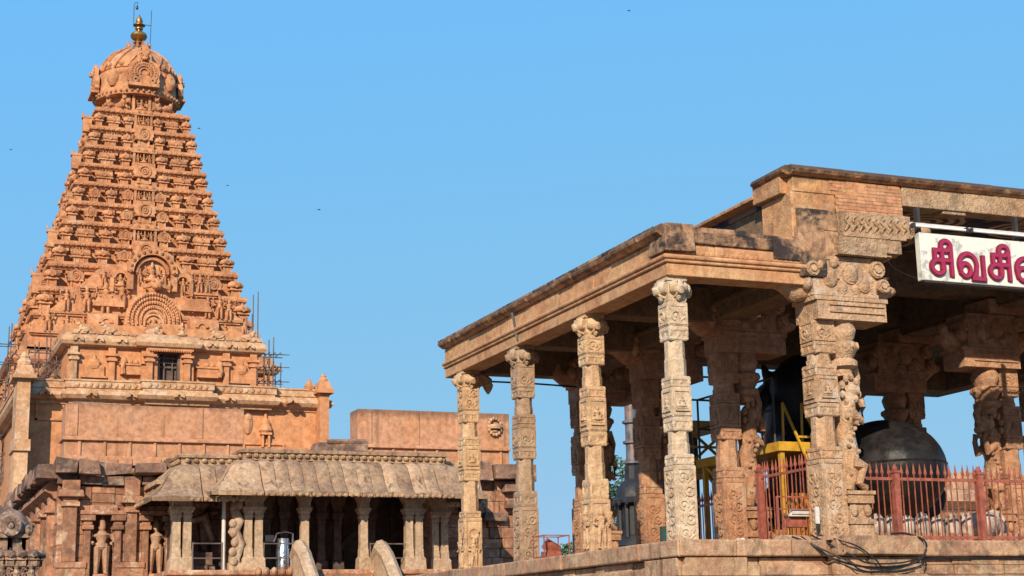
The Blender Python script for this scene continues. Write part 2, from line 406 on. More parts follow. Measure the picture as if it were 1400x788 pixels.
# lower storeys
mb = MB(); mb.box(TX-10.4, TX+10.4, TY-10.4, TY+10.4, 0, 25.2)
for z in (4., 13.2, 23.6):
    mb.sweep([(0, z), (.5, z+.15), (.75, z+.5), (.6, z+.75), (.25, z+1.), (.25, z+1.25), (0, z+1.3)], square(10.4), True)
for z0, z1 in ((5.3, 13.2), (14.5, 23.6)):
    for k in range(9):
        t = -10.1+k*20.2/8
        mb.box(TX-10.65, TX-10.35, TY+t-.4, TY+t+.4, z0, z1); mb.box(TX+t-.4, TX+t+.4, TY-10.65, TY-10.35, z0, z1)
        mb.box(TX-10.85, TX-10.3, TY+t-.6, TY+t+.6, z1-1.2, z1-.6)
    for k in range(8):
        t = -8.8+k*20.2/8
        mb.box(TX-10.8, TX-10.3, TY+t-.55, TY+t+.55, z0+.2, z0+3.9); figure(mb, TX+t, TY-10.75, z0, 3.4)
mb.build('base_storey', M_tower, tower)

# miniature shrines, three shapes; unit = 1 m high
def shrine_mesh(kind):
    b = MB()
    if kind == 'kuta':          # square with domed roof
        b.box(-.36, .36, -.30, .3, 0, .34)
        for k in (-1, 1): b.box(k*.3-.06, k*.3+.06, -.35, -.25, 0, .34)
        b.box(-.52, .52, -.48, .3, .34, .40); b.box(-.46, .46, -.42, .3, .40, .50, .06)
        b.lathe((0, -.05, .50), [(.44, 0), (.64, .03), (.68, .12), (.60, .25), (.40, .35), (.12, .40), (.07, .44), (.09, .47), (.02, .53)], 8, math.pi/8, 1, .9)
        b.ring((0, .62), .06, .16, -.64, -.4, 8)
    elif kind == 'sala':        # oblong with barrel roof and a row of finials
        b.box(-.72, .72, -.26, .3, 0, .32)
        for k in (-1, -.36, .36, 1): b.box(k*.62-.06, k*.62+.06, -.32, -.2, 0, .32)
        b.box(-.95, .95, -.46, .3, .32, .38); b.box(-.86, .86, -.40, .3, .38, .46, .04)
        pr = [(-.46, .46), (-.52, .54), (-.50, .66), (-.38, .78), (-.2, .84), (.1, .86), (.3, .84), (.3, .46)]
        b.extx(pr, -.84, .84)
        for k in (-1, 1): b.lathe((k*.84, -.1, .5), [(.1, 0), (.16, .12), (.1, .3), (.02, .36)], 6)
        for k in range(4): b.lathe((-.48+k*.32, -.05, .84), [(.03, 0), (.075, .06), (.06, .11), (.015, .17)], 6)
        b.ring((0, .62), .07, .2, -.56, -.4, 10)
    else:                        # horseshoe gable front
        b.box(-.38, .38, -.26, .3, 0, .32)
        for k in (-1, 1): b.box(k*.3-.06, k*.3+.06, -.32, -.2, 0, .32)
        b.box(-.56, .56, -.42, .3, .32, .40)
        b.ext([(-.5, .40), (.5, .40), (.62, .55), (.56, .72), (.36, .86), (.12, .92), (.08, 1.0), (-.08, 1.0), (-.12, .92), (-.36, .86), (-.56, .72), (-.62, .55)], -.40, .3)
        b.ring((0, .62), .10, .17, -.47, -.39, 12); b.ring((0, .62), .25, .34, -.47, -.39, 14)
        b.ell((0, -.42, .62), (.08, .06, .08), 6, 4)
    return b
PROTO = {k: shrine_mesh(k) for k in ('kuta', 'sala', 'panjara')}
SH_ME = {}
def put_shrine(kind, x, y, z, sx, sz, parent):
    if kind not in SH_ME:
        o = PROTO[kind].build('mini_shrine', M_tower, parent); SH_ME[kind] = o.data
    else:
        o = bpy.data.objects.new('mini_shrine', SH_ME[kind]); COL.objects.link(o); o.parent = parent
    o.location = (x, y, z); o.scale = (sx, sx, sz)
def add_shrine(mb, kind, x, y, z, sx, sz, rot):
    P = PROTO[kind]; c, s = math.cos(rot), math.sin(rot)
    mb.add([(x+sx*(p[0]*c-p[1]*s), y+sx*(p[0]*s+p[1]*c), z+sz*p[2]) for p in P.v], P.f)

sideshrines = MB(); count = 0
for i in range(len(ZT)-1):
    z0, z1 = ZT[i], ZT[i+1]; h = z1-z0; wd = tw(z0+.05); wi = tw(z1)
    mb = MB()
    mb.box(TX-wi+.16, TX+wi-.10, TY-wi+.22, TY+wi-.2, z0-.1, z1)               # recessed wall of the storey
    # cornice that closes the storey, with teeth
    zc = z1-.30*h
    mb.sweep([(-.45, zc), (.18, zc), (.26, zc+.05*h), (.42, zc+.10*h), (.46, zc+.19*h), (.36, zc+.24*h), (.36, z1+.01), (-.45, z1+.01)], square(wi), True)
    nt_ = int(wi*2/.42)
    for k in range(nt_):
        t = -wi+wi*2*(k+.5)/nt_
        mb.box(TX+t-.11, TX+t+.11, TY-wi-.52, TY-wi-.3, zc+.11*h, zc+.20*h)
        mb.box(TX-wi-.52, TX-wi-.3, TY+t-.11, TY+t+.11, zc+.11*h, zc+.20*h)
    for k in range(int(wi*2/.9)):                                             # blocks under the cornice
        t = -wi+.3+k*.9+random.uniform(-.1, .1)
        ln = random.choice((.2, .3, .45))
        mb.box(TX+t-ln, TX+t+ln, TY-wi-.22, TY-wi+.4, zc-.14*h, zc-.03*h)
        mb.box(TX-wi-.22, TX-wi+.4, TY+t-ln, TY+t+ln, zc-.14*h, zc-.03*h)
    n = 9 if i < 7 else 7
    sc = wd*2/(n*1.30)
    kinds9 = ['kuta', 'sala', 'kuta', 'panjara', None, 'panjara', 'kuta', 'sala', 'kuta'] if i in (0, 1, 3) else ['kuta', 'panjara', 'kuta', 'panjara', None, 'panjara', 'kuta', 'panjara', 'kuta']
    if i in (4, ): kinds9 = ['kuta', 'sala', 'kuta', 'panjara', None, 'panjara', 'kuta', 'sala', 'kuta']
    kinds7 = ['kuta', 'sala', 'kuta', None, 'kuta', 'sala', 'kuta']
    kinds = kinds9 if n == 9 else kinds7
    tier = mb.build('tier', M_tower, tower)
    hs_ = h*.70
    for k in range(n):
        t = -1+2*(k+.0)/(n-1)
        x = TX+t*(wd-.38*sc)
        if kinds[k] is None:
            c = MB()
            if i > 3 or True:
                c.box(x-.9*sc, x+.9*sc, TY-wd-.32, TY-wi+.1, z0, z0+.22*h)
                if i % 2 == 0:
                    for s_ in (-1, 1):
                        c.box(x+s_*.75*sc-.1, x+s_*.75*sc+.1, TY-wd-.30, TY-wi, z0+.2*h, z0+.72*h); figure(c, x+s_*.45*sc, TY-wd-.15, z0+.22*h, h*.5, thin=.9)
                    figure(c, x, TY-wd-.25, z0+.22*h, h*.55, seated=True)
                    c.box(x-.98*sc, x+.98*sc, TY-wd-.36, TY-wi, z0+.72*h, z0+.80*h)
                    for s_ in (-1, 0, 1): c.ell((x+s_*.6*sc, TY-wd-.2, z0+.86*h), (.28*sc, .2, .13*h), 8, 5)
                else:
                    add_shrine(c, 'panjara', x, TY-wd+.05, z0+.1*h, sc*1.35, h*.95, 0)
                    for s_ in (-1, 1): figure(c, x+s_*.95*sc, TY-wd-.1, z0+.1*h, h*.55)
            c.build('shrine_niche', M_tower, tier)
            continue
        if i == 0 and abs(t) < .8 or i == 1 and abs(t) < .72 or i == 2 and abs(t) < .55: continue       # behind the great gable
        sw = sc*(.78 if kinds[k] == 'kuta' else .66 if kinds[k] == 'sala' else .80)
        put_shrine(kinds[k], x, TY-wd+.05, z0+.02, sw, hs_*random.uniform(.96, 1.04), tier); count += 1
    for k in range(n):                                                        # same row on the south side
        t = -1+2*k/(n-1)
        if k == 0: continue
        add_shrine(sideshrines, kinds[k] or 'panjara', TX-wd+.05, TY+t*(wd-.38*sc), z0+.02, sc*.84, hs_, -math.pi/2)
    if i in (1, 3, 7, 9):                                                     # beasts jutting from the storey edge
        c = MB(); c.box(TX-wi-.95, TX-wi-.2, TY-wi+.2, TY-wi+.75, z1-.25*h, z1+.45*h); c.box(TX-wi-1.05, TX-wi-.2, TY-wi+.15, TY-wi+.8, z1+.4*h, z1+.5*h)
        c.tube([(TX-wi-.8, TY-wi+.45, z1+.4*h), (TX-wi-1.05, TY-wi+.45, z1+.7*h)], [.16, .05], 6); c.build('projecting_niche', M_tower, tier)
tag(sideshrines.build('mini_shrine_row', M_tower, tower), kind='stuff')

# top platform, neck, dome
mb = MB(); zt = 48.1
mb.box(TX-3.55, TX+3.55, TY-3.55, TY+3.55, zt-.2, zt+.3)
mb.lathe((TX, TY, zt+.25), [(3.1, 0), (3.1, .15), (2.9, .2), (2.9, 2.3)], 8, math.pi/8)
for k in range(8):
    a = math.pi/8+k*math.pi/4
    mb.obox((TX+2.92*math.cos(a), TY+2.92*math.sin(a), zt+1.3), (.45, .45, 2.1), Matrix.Rotation(a, 3, 'Z'))
    a = k*math.pi/4; d = 2.7
    mb.obox((TX+d*math.cos(a), TY+d*math.sin(a), zt+2.2), (.5, 1.5, .2), Matrix.Rotation(a, 3, 'Z'))
mb.box(TX-.85, TX-.6, TY-3.1, TY-2.2, zt+.3, zt+2.2); mb.box(TX+.6, TX+.85, TY-3.1, TY-2.2, zt+.3, zt+2.2)
figure(mb, TX, TY-2.98, zt+.4, 1.5, seated=True)
neck = mb.build('dome_neck', M_tower, tower)
mb = MB()
prof = [(3.0, -.25), (4.1, -.30), (4.18, -.1), (4.02, .35), (3.82, .9), (3.72, 1.6), (3.68, 2.3), (3.6, 2.42), (3.74, 2.5), (3.6, 3.1), (3.2, 3.85), (2.55, 4.5), (1.75, 5.0), (.95, 5.3), (.9, 5.42), (.6, 5.55), (.3, 5.65)]
DZ = 50.2
prof = [(r*(.93 if z < .5 or z > 2.4 else .965), z*.97) for r, z in prof]
mb.lathe((TX, TY, DZ), [(r*.985, z) for r, z in prof], 16, math.pi/16)
for k in range(16):                                   # twisted ribs on the crown
    a0 = k*math.pi/8
    for s_ in (1,):
        pts = []
        for j in range(9):
            t = j/8; zz = 2.48+2.5*t; r = 0
            for (ra, za), (rb, zb) in zip(prof, prof[1:]):
                if za <= zz <= zb and zb > za: r = ra+(rb-ra)*(zz-za)/(zb-za)
            a = a0+.45*t
            pts.append((TX+r*math.cos(a), TY+r*math.sin(a), DZ+zz))
        mb.tube(pts, .10, 5)
        a = a0+.2
        for (rr, zz, sz) in ((3.46, 1.85, .24), (3.34, 2.75, .27)):
            mb.ell((TX+rr*math.cos(a), TY+rr*math.sin(a), DZ+zz), (sz, sz, sz*1.1), 7, 5)
for k in range(48):
    a = k*math.pi/24; mb.ell((TX+3.85*math.cos(a), TY+3.85*math.sin(a), DZ-.02), .13, 6, 4)
for k in range(14):
    a = k*math.pi/7; mb.tube([(TX+.95*math.cos(a), TY+.95*math.sin(a), DZ+5.3), (TX+1.15*math.cos(a), TY+1.15*math.sin(a), DZ+5.75)], [.16, .05], 5)
dome = mb.build('dome', M_towerpale if False else M_tower, tower, smooth=40)
def gable(r):
    b = MB()                                          # horseshoe arch with a lion face above, local: front at -Y
    b.ext([(-1.15, -1.05), (1.15, -1.05), (1.42, -.75), (1.32, -.3), (1.45, .1), (1.35, .6), (1.05, 1.0), (.62, 1.22), (.62, 1.9), (.34, 2.35), (.15, 2.75), (-.15, 2.75), (-.34, 2.35), (-.62, 1.9), (-.62, 1.22), (-1.05, 1.0), (-1.35, .6), (-1.45, .1), (-1.32, -.3), (-1.42, -.75)], -.25, .12)
    for q, (ra, rb) in enumerate(((.32, .42), (.58, .70), (.84, .98), (1.10, 1.24))):
        b.ring((0, .0), ra, rb, -.40+.02*q, -.2, 22, -.5, math.pi+.5)
    for k in range(17):
        a = -.4+k*(math.pi+.8)/16
        b.ell((.77*math.cos(a), -.28, .77*math.sin(a)), .09, 5, 4); b.ell((1.04*math.cos(a), -.28, 1.04*math.sin(a)), .09, 5, 4)
    for k in (-1, 1): b.ring((k*.75, -.72), .1, .3, -.42, -.2, 10)
    b.ell((0, -.3, 1.45), (.42, .32, .4)); b.ell((0, -.5, 1.25), (.26, .2, .16))
    for k in (-1, 1): b.ell((k*.2, -.55, 1.6), .1, 6, 4); b.tube([(k*.3, -.3, 1.8), (k*.45, -.3, 2.1), (k*.3, -.3, 2.4)], [.12, .1, .03], 5)
    b.box(-1.35, 1.35, -.55, .12, -1.35, -1.05)
    return b
gb = gable(1)
first = None
for k, a in enumerate((0, -math.pi/2, math.pi/2, math.pi)):
    if first is None: o = first = gb.build('dome_gable', M_tower, dome)
    else: o = first.copy(); COL.objects.link(o)
    d = 3.68; o.rotation_euler = (R(-4) if False else 0, 0, a)
    o.location = (TX+d*math.sin(a), TY-d*math.cos(a), DZ+1.62 if k in (0, 3) else DZ+1.2)
    if k in (1, 2): o.scale = (1, 1, .74)
for a in (-math.pi/4, math.pi/4, 3*math.pi/4, -3*math.pi/4):
    mb = MB(); x, y = TX+3.55*math.sin(a), TY-3.55*math.cos(a)
    mb.lathe((x, y, DZ+1.3), [(.3, -.75), (.55, -.3), (.6, .2), (.45, .6), (.12, .95)], 8)
    mb.build('dome_boss', M_tower, dome, smooth=40)
bull0 = MB(); beast(bull0, 0, 0, 0, 1.25, 1, 'y'); b0 = None
for (x, y, rz) in ((TX+2.4, TY-2.95, R(-35)), (TX+1.55, TY-3.1, R(150)), (TX-2.75, TY-2.9, R(150)), (TX-1.8, TY-3.1, R(200))):
    if b0 is None: o = b0 = bull0.build('roof_bull', M_tower, tower, smooth=50)
    else: o = b0.copy(); COL.objects.link(o)
    o.location = (x, y, zt+.3); o.rotation_euler = (0, 0, rz)
mb = MB()
fz = DZ+5.35
mb.lathe((TX, TY, fz), [(r*.92, z*.86) for r, z in [(.32, 0), (.5, .1), (.46, .22), (.25, .32), (.22, .5), (.48, .58), (.5, .68), (.25, .78), (.35, .85), (.72, 1.1), (.84, 1.38), (.76, 1.65), (.45, 1.9), (.2, 2.0), (.19, 2.12), (.4, 2.2), (.4, 2.3), (.18, 2.4), (.2, 2.5), (.5, 2.58), (.56, 2.68), (.36, 2.75), (.30, 2.9), (.36, 3.1), (.26, 3.45), (.1, 3.75), (.03, 3.9)]], 20)
fin = mb.build('finial', M_gold, tower, smooth=35)
mb = MB(); mb.lathe((TX, TY, fz-.05), [(.53, 0), (.55, .15), (.3, .36)], 16); mb.build('finial_collar', M_copper, fin, smooth=35); mb = MB(); mb.lathe((TX, TY, fz+2.19), [(.3, 0), (.56, .06), (.56, .12), (.3, .2)], 16); mb.build('finial_collar', M_copper, fin, smooth=35)
mb = MB(); mb.tube([(TX+1.05, TY, fz-.2), (TX+1.1, TY, fz+3.9)], .035, 5); mb.tube([(TX+.2, TY, fz+.4), (TX+1.1, TY, fz+.4)], .035, 4); mb.tube([(TX+.3, TY, fz+2.4), (TX+1.1, TY, fz+2.4)], .035, 4); mb.build('lightning_rod', M_iron, tower)
mb = MB(); mb.tube([(TX-.5, TY, fz+2.1), (TX-.52, TY, fz+4.2), (TX-.42, TY, fz+4.5), (TX-.2, TY, fz+4.55), (TX-.2, TY, fz+4.2)], .035, 5); mb.tube([(TX-.5, TY, fz+2.2), (TX, TY, fz+2.2)], .04, 4)
mb.ell((TX-.25, TY, fz+4.0), (.14, .14, .2)); mb.build('lamp_bracket', M_iron, tower)

# great sculpted gable on the front, standing free of the storeys behind it
gp = MB(); GY = 129.6
out = [(10.9, 25.0), (29.3, 25.0), (29.0, 27.2), (28.3, 28.3), (27.3, 29.0), (26.6, 29.9), (25.3, 31.1), (24.0, 31.8), (23.2, 32.3), (22.4, 32.9), (21.6, 33.5), (20.5, 33.8), (19.4, 33.4), (18.6, 32.7), (17.8, 32.3), (16.2, 31.9), (15.6, 31.2), (14.6, 30.3), (13.9, 29.9), (13.2, 28.9), (12.2, 28.0), (11.6, 27.4), (10.9, 26.6)]
gp.ext(out, GY, GY+4.5)
for z, ln, y in ((26.3, (11.0, 29.2), .35), (28.0, (12.4, 28.2), .3), (30.2, (14.8, 18.6), .35), (30.2, (23.4, 26.2), .35)):
    gp.box(ln[0], ln[1], GY-y, GY+.1, z, z+.22); gp.box(ln[0]+.1, ln[1]-.1, GY-y*.6, GY+.1, z-.16, z)
gp.ring((20.6, 31.75), 1.55, 2.05, GY-.75, GY+.1, 20, 0, math.pi); gp.ring((20.6, 31.75), 1.15, 1.4, GY-.45, GY+.1, 20, 0, math.pi)
for s_ in (-1, 1):
    gp.box(20.6+s_*1.8-.25, 20.6+s_*1.8+.25, GY-.6, GY+.1, 30.3, 31.8)
    gp.ring((20.6+s_*2.55, 31.2), .42, .72, GY-.5, GY+.1, 12, 0, math.pi)
    gp.box(20.6+s_*3.25-.15, 20.6+s_*3.25+.15, GY-.5, GY+.1, 30.0, 31.2)
    for k in range(12):
        a = math.pi*k/11; gp.ell((20.6+1.8*math.cos(a), GY-.75, 31.75+1.8*math.sin(a)), .16, 5, 4)
# big eyed arch: concentric bands of knobs
gp.ext([(18.5, 26.3), (22.9, 26.3), (23.1, 27.4), (22.9, 28.5), (22.4, 29.4), (21.6, 30.0), (20.8, 30.2), (20.0, 30.0), (19.1, 29.5), (18.6, 28.6), (18.4, 27.4)], GY-.7, GY+.1)
for q, rr in enumerate((.65, 1.0, 1.35, 1.7, 2.02)):
    n_ = int(10+rr*11)
    for k in range(n_):
        a = -.25+(math.pi+.5)*k/(n_-1)
        gp.ell((20.75+rr*math.cos(a), GY-.78, 27.75+rr*1.08*math.sin(a)), (.12, .16, .15), 5, 4)
gp.ring((20.75, 27.4), .35, .55, GY-1.0, GY-.6, 12, 0, math.pi); gp.ring((20.75, 27.4), .7, .85, GY-.95, GY-.6, 14, -.3, math.pi+.3)
gp.ell((20.75, GY-.9, 27.55), (.2, .2, .3))
for s_ in (-1, 1):                                    # scrolls at the foot and side barrels
    gp.ring((20.75+s_*2.2, 26.75), .18, .5, GY-1.0, GY, 12)
    gp.tube([(20.75+s_*2.9, GY-.55, 27.3), (20.75+s_*5.3, GY-.45, 27.3)], [.85, .8], 10)
    gp.ext([(20.75+s_*3.6-1.3, 28.75), (20.75+s_*3.6+1.3, 28.75), (20.75+s_*3.6+1.2, 29.05), (20.75+s_*3.6+.75, 29.75), (20.75+s_*3.6-.75, 29.75), (20.75+s_*3.6-1.2, 29.05)], GY-.55, GY+.1); gp.ring((20.75+s_*3.9, 27.2), .3, .55, GY-1.45, GY-1.2, 10, 0, math.pi)
gp.ell((20.9, GY-.9, 30.75), (.55, .5, .5)); gp.ell((20.9, GY-1.2, 30.45), (.36, .3, .2))
for s_ in (-1, 1): gp.ell((20.9+s_*.27, GY-1.25, 30.95), .15, 6, 4); gp.tube([(20.9+s_*.4, GY-.9, 30.7), (20.9+s_*1.0, GY-.8, 30.5), (20.9+s_*1.2, GY-.8, 30.9)], [.25, .2, .1], 6)
for (x, z, h) in ((27.6, 26.3, 1.3),): gp.ell((x, GY-.3, z+.6), (.9, .5, .7))
gab = gp.build('sculpted_gable', M_tower, tower, smooth=38)
def carved(x, z, h, **k):
    b = MB(); figure(b, x, GY-.3, z, h, **k); b.build('carved_figure', M_tower, gab, smooth=50)
for x, z, h in ((13.8, 28.2, 1.9), (15.4, 28.2, 2.2), (16.9, 28.0, 2.8), (18.2, 28.6, 2.4), (16.7, 30.4, 1.5), (17.5, 30.4, 1.3), (23.9, 30.4, 1.5), (24.6, 30.4, 1.7), (25.3, 30.4, 1.5), (23.9, 28.6, 1.6), (25.3, 28.2, 1.9), (26.3, 28.2, 2.1), (27.1, 28.1, 1.9), (13.9, 26.4, 1.5), (15.2, 26.4, 1.4), (26.8, 26.4, 1.4), (28.3, 26.4, 1.3), (12.4, 26.4, 1.9), (25.8, 26.4, 1.3)):
    carved(x, z, h)
carved(18.0, 30.45, 1.4, seated=True); carved(20.6, 31.0, 2.1, seated=True); carved(18.05, 30.3, 1.3); carved(23.2, 30.3, 1.3)
for s_ in (-1, 1): carved(20.6+s_*1.0, 30.9, 1.3); 
recentre(tower, TX, TY, 0)

# ------------------------------------------------------------------ tower front hall
hall = thing('entrance_hall', 'orange limewashed two-storey front hall with a dark doorway below the tower', 'temple hall')
HX0, HX1, HY = 9.4, 29.9, 110.0
mb = MB(); mb.box(HX0, HX1, HY, 131, 0, 18.6)
# plain wall with panels
for x0, x1, z0, z1 in ((10.0, 12.6, 16.6, 18.1), (24.2, 27.2, 14.2, 15.3)):
    mb.box(x0, x1, HY-.14, HY+.1, z0, z0+.14); mb.box(x0, x1, HY-.14, HY+.1, z1, z1+.14); mb.box(x0, x0+.14, HY-.14, HY+.1, z0, z1); mb.box(x1-.14, x1, HY-.14, HY+.1, z0, z1)
mb.box(25.2, HX1, HY-.25, HY+.1, 15.0, 15.15)
hallw = mb.build('wall', M_plaster, hall)
mb = MB()                                            # carved cornice of the lower storey
path = [(HX0-.1, 131), (HX0-.1, HY), (12.2, HY), (12.2, HY-.5), (17.2, HY-.5), (17.2, HY-1.3), (21.4, HY-1.3), (21.4, HY-.5), (26, HY-.5), (26, HY), (HX1+.1, HY), (HX1+.1, 131)]
mb.sweep([(-.3, 17.75), (.1, 17.75), (.15, 17.95), (.5, 18.05), (.68, 18.3), (.55, 18.58), (.3, 18.66), (.3, 18.78), (.40, 18.82), (.40, 19.22), (.48, 19.27), (.48, 19.38), (-.3, 19.38)], path)
for k in range(31):
    x = 12.6+k*.43
    yy = HY-.5-.42 if not 17.2 < x < 21.4 else HY-1.3-.42
    mb.ell((x, yy, 19.02), (.17, .1, .17), 6, 4)
for x in (10.5, 13.5, 16.2, 19.3, 23, 27.5): mb.ring((x, 18.28), .1, .38, HY-1.35-(.75 if 17.2 < x < 21.4 else 0), HY-.6, 10, -.3, math.pi+.3)
mb.build('carved_cornice', M_towerpale, hall)
for x, wd_ in ((8.98, .42), (29.85, .35)):            # corner pilasters, pale
    b = MB(); y1 = HY-(2.5 if x < 20 else 1.1)
    b.box(x-wd_, x+wd_, y1, HY+.3, 14.9, 19.0); b.box(x-wd_*1.35, x+wd_*1.35, y1-.2, HY+.3, 14.2, 14.95); b.box(x-wd_*1.05, x+wd_*1.05, y1, HY+.3, 0, 14.2); b.box(x-wd_*1.2, x+wd_*1.2, y1-.12, HY+.3, 10.4, 11.1)
    b.box(x-wd_*1.8, x+wd_*1.8, y1-.4, HY+.3, 19.0, 19.25); b.box(x-wd_*1.5, x+wd_*1.5, y1-.3, HY+.3, 19.25, 19.9, .2)
    k_ = 1 if x < 20 else .62; b.lathe((x, y1+.3, 19.9), [(.45*k_, 0), (.5*k_, .25*k_), (.3*k_, .5*k_), (.35*k_, .6*k_), (.12*k_, .95*k_)], 8)
    if x > 20: b.lathe((x-.9, HY-.2, 19.35), [(.35, 0), (.4, .25), (.2, .5), (.08, .8)], 8)
    b.build('corner_pilaster', M_towerpale if x < 20 else M_plaster, hall)
b = MB()                                             # little turret shrine carved on the wall
b.box(25.5, 25.65, HY-.35, HY, 15.1, 16.0); b.box(25.95, 26.1, HY-.35, HY, 15.1, 16.0); b.box(25.4, 26.2, HY-.45, HY, 16.0, 16.15); b.lathe((25.8, HY-.1, 16.15), [(.38, 0), (.5, .15), (.48, .4), (.34, .6), (.36, .72), (.26, .95), (.12, 1.1), (.1, 1.5), (.03, 1.9)], 8)
b.build('wall_turret', M_plaster, hall, smooth=40)
# upper storey
UY = 112.0; UX0, UX1 = 12.2, 25.6; UZ0, UZ1 = 20.0, 21.95
mb = MB()
mb.box(UX0, 17.55, UY, 131, 19.2, 22.2); mb.box(20.55, UX1, UY, 131, 19.2, 22.2); mb.box(17.5, 20.6, UY+2.2, 131, 19.2, 22.2); mb.box(17.5, 20.6, UY, 131, 22.0, 22.25)
mb.box(17.2, 18.35, UY-.5, UY+.3, 19.2, 22.1); mb.box(19.95, 20.9, UY-.5, UY+.3, 19.2, 22.1)
mb.build('storey_wall', M_plaster, hall)
for x in (12.6, 15.2, 17.75, 20.4, 23.3, 25.3):       # pilasters with bell capitals
    b = MB(); y0 = UY-.28 if not 17 < x < 21 else UY-.78
    b.box(x-.22, x+.22, y0, UY+.1, 19.2, 21.4); b.box(x-.36, x+.36, y0-.12, UY+.1, 21.15, 21.35); b.box(x-.28, x+.28, y0-.06, UY+.1, 21.35, 21.5); b.box(x-.45, x+.45, y0-.2, UY+.1, 21.5, 21.68); b.box(x-.26, x+.26, y0, UY+.1, 21.68, 22.2)
    b.build('pilaster', M_towerpale if x < 13 else M_plaster, hall)
for x0, x1 in ((13.3, 14.7), (23.8, 25.1)):           # blind niches with small gables
    b = MB(); b.box(x0-.2, x1+.2, UY-.25, UY+.1, 19.95, 20.1); b.box(x0, x1, UY-.2, UY+.1, 20.1, 20.85); b.ell(((x0+x1)/2, UY-.15, 20.95), (.45, .2, .42)); b.lathe(((x0+x1)/2, UY-.15, 21.25), [(.15, 0), (.1, .2), (.02, .4)], 6)
    b.build('niche_gable', M_plaster, hall)
for x0, s_ in ((15.9, 1), (21.3, -1)):                # reliefs of couchant beasts beside the door
    b = MB(); b.box(x0-.1, x0+1.6, UY-.4, UY+.1, 20.25, 20.95); b.box(x0-.2, x0+1.7, UY-.5, UY+.1, 20.9, 21.02); b.ell((x0+(.1 if s_ > 0 else 1.5), UY-.4, 21.2), (.24, .2, .3))
    for k in range(2): b.ell((x0+.55+k*.45*1, UY-.35, 21.15), .18, 7, 5)
    b.tube([(x0+(.1 if s_ > 0 else 1.5), UY-.45, 20.3), (x0+(0 if s_ > 0 else 1.6), UY-.5, 20.7), (x0+(.1 if s_ > 0 else 1.5), UY-.45, 21.1)], .16, 6)
    b.build('beast_relief', M_plaster, hall)
mb = MB()                                            # door opening: dark frame, slats, step
mb.box(18.35, 18.5, UY-.3, UY+.2, 20.0, 21.95); mb.box(19.8, 19.95, UY-.3, UY+.2, 20.0, 21.95); mb.box(18.35, 19.95, UY-.3, UY+.2, 21.9, 22.02)
door = mb.build('doorway', M_bamboo, hall)
mb = MB(); mb.box(18.5, 19.8, UY+.35, UY+.45, 20.0, 21.9); mb.build('door_panel', M_inside, door)
mb = MB()
for k in range(3): mb.box(18.5, 19.8, UY+.15, UY+.25, 20.9+k*.33, 21.0+k*.33)
mb.box(18.85, 18.95, UY+.1, UY+.2, 20, 21.9); mb.box(19.45, 19.52, UY+.1, UY+.2, 20, 21.9); mb.build('door_slats', M_bamboo, door)
mb = MB(); mb.box(17.6, 20.8, UY-.9, UY+.1, 22.0, 22.14)
for k in range(18): mb.box(17.68+k*.17, 17.76+k*.17, UY-.95, UY-.6, 21.9, 22.0)
mb.build('door_canopy', M_plaster, hall)
mb = MB()                                            # pale weathered roof edge with animals
path = [(UX0, 131), (UX0, UY), (17.3, UY), (17.3, UY-.5), (20.8, UY-.5), (20.8, UY), (UX1, UY), (UX1, 131)]
mb.sweep([(-.5, 22.15), (.15, 22.15), (.5, 22.25), (.62, 22.5), (.5, 22.85), (.2, 23.05), (.1, 23.15), (-.5, 23.15)], path)
for x in (12.8, 14.2, 15.8, 22.2, 23.6, 24.9): mb.ring((x, 22.55), .1, .36, UY-.75, UY-.3, 10, -.3, math.pi+.3)
for k in range(24):
    x = UX0+.2+k*.57; mb.box(x, x+.4, UY-.35, UY+.2, 23.05, 23.2+random.random()*.12)
mb.build('roof_edge', M_towerpale, hall)
k0 = MB(); k0.box(17.4, 20.6, UY+.4, 131, 22.2, 23.2); k0.box(17.9, 20.2, UY+.6, 131, 23.2, 24.2); k0.box(12.4, 25.4, 116, 131, 22.2, 24.6); k0.build('roof_block', M_plaster, hall)
for x, sd, h in ((13.2, -1, .75), (14.9, -1, .85), (18.1, 1, .85), (22.6, -1, .85), (25.0, 1, .8)):
    b = MB(); beast(b, x, UY-.1, 23.15, h, sd); b.build('roof_lion', M_towerpale, hall, smooth=50)
b = MB(); figure(b, 20.0, UY-.6, 23.1, 1.25, seated=True); b.build('roof_figure', M_towerpale, hall, smooth=50)
b = MB(); figure(b, 25.5, UY-.1, 23.1, 1.0, seated=True); b.build('roof_figure', M_towerpale, hall, smooth=50)
recentre(hall, 19.6, 120, 0)

